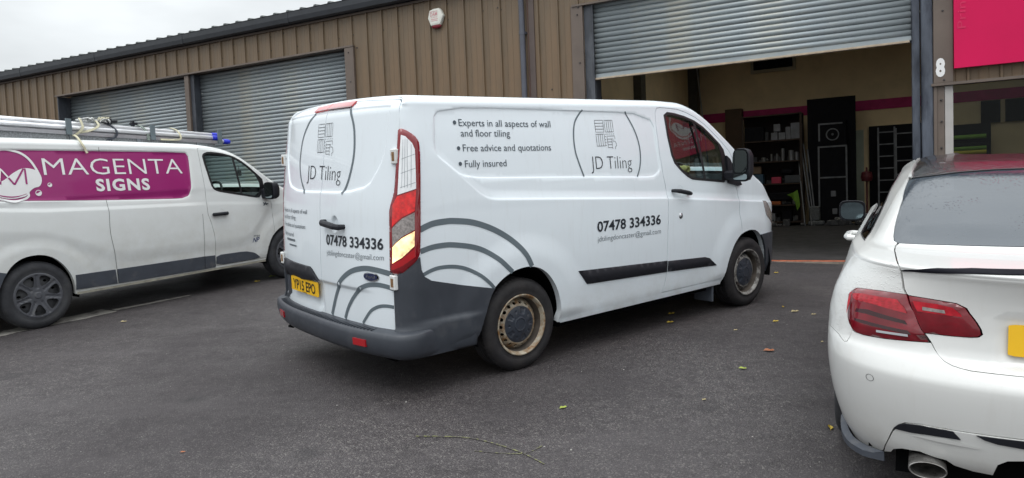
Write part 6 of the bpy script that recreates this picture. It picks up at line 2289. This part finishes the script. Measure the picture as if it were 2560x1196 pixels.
    skin('mirror_glass', rrect(cy, cz, hw * .86, hh * .84, 24, 3.2), lambda P: np.stack([np.full(len(P), 1.632), P[:, 0], P[:, 1]], 1), M_MIRC, mh, -1, (), .08, .004)
    MB().tube([(1.70, sy * .86, .95), (1.74, sy * .76, .93)], .022, 8).build('mirror_arm', M_BLKP, mh)
    # door handle sticking out
    MB().tube([(.95, sy * .84, .885), (.96, sy * .905, .888), (1.0, sy * .915, .889), (1.12, sy * .915, .892), (1.16, sy * .90, .892), (1.18, sy * .84, .892)], [.014, .019, .020, .019, .018, .013], 10).build('door_handle', M_CARW, CR_)
    # wheels
    wheel(CR_, .0, sy * .865, sy, 'cover', r=.325, w=.235)
    wheel(CR_, 2.76, sy * .865, sy, 'cover', r=.325, w=.225)
    MB().box(-.45, .45, min(sy * .50, sy * .62), max(sy * .50, sy * .62), .15, .8).build('wheel_arch_liner', M_DARK, CR_)
    # splitter flap at the bumper corner
    fp = [(.97, .62), (.90, .50), (.80, .25), (.70, .06), (.60, -.02), (.525, .15), (.53, .0), (.60, -.25), (.72, -.32), (.82, -.1), (.93, .28), (1.0, .55)]
    P0 = [(float(q[0]), float(q[1]), float(q[2])) for q in cs(np.array([(a * sy, max(0, b)) for a, b in fp]))]
    o1 = cs(np.array([(a * sy, .45) for a in np.linspace(.52, 1.0, 14)]))
    nrm = normals(cs, np.array([(a * sy, .45) for a in np.linspace(.52, 1.0, 14)]), -sy)
    V, F = [], []
    zz = np.interp(np.linspace(.52, 1.0, 14), [.52, .6, .7, .8, .9, 1.0], [.232, .225, .222, .232, .252, .275])
    for i in range(14):
        k = min(1, i / 2, (13 - i) / 3 + .3)
        p, n_ = o1[i], nrm[i]
        V += [(p[0] + n_[0] * .002, p[1] + n_[1] * .002, zz[i] + .012), (p[0] + n_[0] * .030 * k, p[1] + n_[1] * .030 * k, zz[i] - .004), (p[0] + n_[0] * .028 * k, p[1] + n_[1] * .028 * k, zz[i] - .030), (p[0] - .01 * n_[0], p[1] - .01 * n_[1], zz[i] - .030)]
    for i in range(13):
        for k in range(4):
            F.append((i * 4 + k, i * 4 + (k + 1) % 4, i * 4 + 4 + (k + 1) % 4, i * 4 + 4 + k))
    F += [(0, 1, 2, 3), (55, 54, 53, 52)]
    mesh('bumper_lip', V, F, M_GREYD, CR_)
    # exhaust
    V, F = [], []
    n = 36
    for (kx, d, rr) in ((1.0, -.985, 1.0), (1.03, -.995, 1.0), (1.0, -1.0, .97), (.93, -.995, .90), (.90, -.96, .86), (.88, -.80, .84)):
        for i in range(n):
            a = 2 * math.pi * i / n
            V.append((d, sy * .493 + .064 * rr * math.cos(a), .262 + .032 * rr * math.sin(a)))
    for i in range(n):
        a = 2 * math.pi * i / n
        V.append((-.75, sy * .493 + .060 * math.cos(a), .262 + .030 * math.sin(a)))
    for r in range(5):
        F += [(r * n + i, r * n + (i + 1) % n, r * n + n + (i + 1) % n, r * n + n + i) for i in range(n)]
    F += [(i, 6 * n + i, 6 * n + (i + 1) % n, (i + 1) % n) for i in range(n)]
    F.append(tuple(5 * n + i for i in range(n)))
    ex = mesh('exhaust_tip', V, F, mat('sooty_steel', (.26, .25, .24), .32, metal=.8, var=.5, vs=25), CR_, smooth=True)
# plate
xp = float(cs(np.array([[.05, 7.2]]))[0][0])


def cps(P):
    return np.stack([np.full(len(P), xp - .010) + (P[:, 1] - .77) * .12 + .05 * P[:, 0] ** 2, P[:, 0], P[:, 1]], 1)


skin('number_plate', rnd([(.258, .712), (.258, .823), (-.262, .823), (-.262, .712)], 2, q=.04), cps, M_PLY, CR_, -1, (), .1, .008, off=.004)
hb = MB()
for k in range(7):
    r = 14.6 + k * .42
    pts = [tuple(q) for q in cs(np.array([(a, r) for a in np.linspace(-.40, .40, 13)]))]
    hb.tube([(x + .012, y, z - .006) for x, y, z in pts], .0012, 4)
hb.build('heater_lines', mat('heater_line', (.12, .07, .05), .6), CR_)
MB().box(-.80, 3.0, -.60, .60, .16, .50).box(-.62, 3.2, -.72, .72, .45, .66).box(-.78, -.6, -.70, .70, .24, .42).build('underbody', M_DARK, CR_)
MB().box(-.3, .4, -.55, .55, .9, 1.02).box(.35, .5, -.5, .5, .95, 1.18).box(1.2, 1.35, -.62, .62, .6, 1.15).build('cabin', M_CABIN, CR_)
MB().box(-.32, -.30, .18, .40, .955, 1.0).box(1.3, 1.9, -.6, .6, .5, .9).build('parcel_shelf', mat('parcel_shelf', (.06, .07, .07), .8), CR_)
skin('bonnet', [(-.66, 0), (.66, 0), (.60, 1.3), (-.60, 1.3)], lambda P: np.stack([2.45 + P[:, 1] * .9, P[:, 0], .98 - .10 * P[:, 1] ** 2 - .12 * P[:, 0] ** 2], 1), M_CARW, CR_, -1, (), .12, .05)

# =================================================================== loose things on the yard
LEAF = [('yellow_leaf', mat('yellow_leaf', (.42, .30, .03), .6, var=.2, vs=60)), ('green_leaf', mat('lime_leaf', (.30, .36, .06), .6, var=.2, vs=60)),
        ('brown_leaf', mat('orange_brown_leaf', (.32, .11, .04), .6, var=.2, vs=60)), ('pale_leaf', mat('pale_leaf', (.36, .30, .16), .7, var=.2, vs=60))]
leaf_me = {}


def leaf(kind, x, y, s, rot, lb):
    nm, m = LEAF[kind]
    if kind not in leaf_me:
        V = [(-.5, 0, .02)]
        for t in np.linspace(0, 1, 7)[1:-1]:
            wd = .28 * math.sin(math.pi * t) ** .8
            V += [(-.5 + t, wd, .16 * math.sin(t * 5) ** 2 + .12), (-.5 + t, 0, .04), (-.5 + t, -wd, .10)]
        V.append((.5, 0, .10))
        V += [(-.5, .012, .03), (-.78, .06, .02), (-.78, .04, .02), (-.5, -.012, .03)]
        F = [(0, 2, 1), (0, 3, 2)]
        for i in range(4):
            a = 1 + i * 3
            F += [(a, a + 1, a + 4, a + 3), (a + 1, a + 2, a + 5, a + 4)]
        F += [(13, 14, 16), (14, 15, 16), (17, 18, 19, 20)]
        o = mesh(nm, V, F, m)
        leaf_me[kind] = o.data
    else:
        o = link(nm, leaf_me[kind])
    o.matrix_world = Matrix.Translation((x, y, gz(x, y) + .004)) @ Matrix.Rotation(rot, 4, 'Z') @ Matrix.Diagonal((s, s * .8, s * .8, 1))
    return tag(o, lb, 'leaf', 'fallen leaves on the tarmac')


leaf(0, 1.51, 6.96, .075, .4, 'yellow leaf beside the sill of the tiling van, the upper of two close together')
leaf(0, 1.42, 6.62, .070, .2, 'yellow leaf just below another by the tiling van, the lower of the two')
leaf(0, 2.63, 7.08, .055, 1.2, 'small yellow leaf just right of the front wheel of the tiling van')
leaf(3, 2.66, 6.86, .080, .1, 'thin pale leaf lying right of the front wheel, below the small yellow one')
leaf(0, 2.35, 6.51, .060, .2, 'small yellow leaf midway between the front wheel and the coupe')
leaf(3, 1.91, 6.26, .040, .3, 'tiny pale leaf alone on the tarmac below the front wheel')
leaf(2, 1.96, 5.59, .085, -.3, 'orange brown curled leaf left of the coupe tail lamp')
leaf(1, 1.62, 5.17, .060, -.5, 'small green leaf on the open tarmac left of the coupe bumper')
leaf(1, .28, 4.51, .055, .5, 'lime green leaf alone in the middle foreground')
leaf(3, 1.18, 4.56, .035, .5, 'tiny pale leaf right of the lime green one in the foreground')
leaf(0, 1.75, 4.03, .065, 1.2, 'yellow leaf touching the coupe rear tyre')
leaf(1, -3.36, 10.12, .11, .5, 'green leaf between the two vans')
leaf(0, -3.45, 9.75, .08, .2, 'yellow leaf just below the green one between the vans')
leaf(3, -4.08, 7.53, .065, .2, 'pale leaf beside the rear wheel of the magenta-panelled van')
leaf(3, 2.46, 5.79, .040, .8, 'tiny pale leaf close to the coupe wing')
leaf(3, 2.78, 6.72, .050, .1, 'small pale leaf by the coupe, nearest the doorway')
leaf(2, -1.9, 4.03, .030, .1, 'tiny reddish leaf at the lower left of the yard')
leaf(0, 3.25, 8.95, .06, .1, 'small leaf in front of the open doorway')

# litter: pale chips and grit trodden into the tarmac
rng = random.Random(11)
b = MB()
for i in range(420):
    y = 2.4 + rng.random() ** 1.3 * 8
    x = rng.uniform(-.75, .75) * y
    s = rng.uniform(.002, .006) * (1 + (rng.random() < .05) * 1.2)
    z = gz(x, y)
    a = rng.random() * 6.28
    p = [(x + s * math.cos(a + k * 2.1) * rng.uniform(.6, 1.2), y + s * math.sin(a + k * 2.1) * rng.uniform(.6, 1.2), z + .001) for k in range(3)]
    top = (x, y, z + s * .8)
    b.add(p + [top], [(0, 1, 3), (1, 2, 3), (2, 0, 3), (0, 2, 1)])
o = b.build('grit', mat('pale_grit', (.34, .33, .31), .8, var=.4, vs=90))
tag(o, kind='stuff')

# worn pale line beside the left-hand van
MLINE = mat('worn_line', (.34, .32, .29), .85, var=.3, vs=7, dirt=(.10, .09, .088), ds=7, damt=(.48, .66))


def gstrip(name, pts, wd, m, kind='structure', z=.004):
    pts = spline(pts, 8)
    V, F = [], []
    rr = random.Random(5)
    for i, p in enumerate(pts):
        a = np.array(pts[max(0, i - 1)])
        c = np.array(pts[min(len(pts) - 1, i + 1)])
        t = (c - a) / (np.hypot(*(c - a)) + 1e-9)
        w_ = wd(i / (len(pts) - 1)) if callable(wd) else wd
        for s in (-1, 1):
            q = np.array(p) + np.array([-t[1], t[0]]) * s * w_ / 2 * (1 + rr.uniform(-.15, .15))
            V.append((q[0], q[1], gz(q[0], q[1]) + z))
    F = [(2 * i, 2 * i + 2, 2 * i + 3, 2 * i + 1) for i in range(len(pts) - 1)]
    o = mesh(name, V, F, m)
    tag(o, kind=kind)
    return o


def w2g(x, y):
    p = W2.matrix_world @ Vector((x, y, 0))
    return (p.x, p.y)


gstrip('parking_line', [w2g(-1.6, -.92), w2g(-.6, -.84), w2g(.0, -.78), w2g(.8, -.735)], lambda t: .12 + .20 * t, MLINE)
gstrip('parking_line', [w2g(.83, -.75), w2g(1.1, -.775), w2g(1.4, -.78), w2g(1.75, -.785)], lambda t: .10 * (1 - .4 * t), MLINE)
MYEL = mat('faded_yellow_mark', (.17, .175, .075), .85, var=.3, vs=30, dirt=(.07, .062, .062), ds=45, damt=(.44, .52))
G3 = lambda l: [(x, y) for x, y in l]
gstrip('chalk_mark', [(-.60, 4.14), (-.28, 4.08), (-.02, 3.88), (.12, 3.70)], lambda t: .013 * (1 - .3 * t), MYEL)
gstrip('chalk_mark', [(-.25, 3.90), (.0, 3.84), (.12, 3.93)], lambda t: .008, MYEL)
# patch of darker repaired tarmac by the door
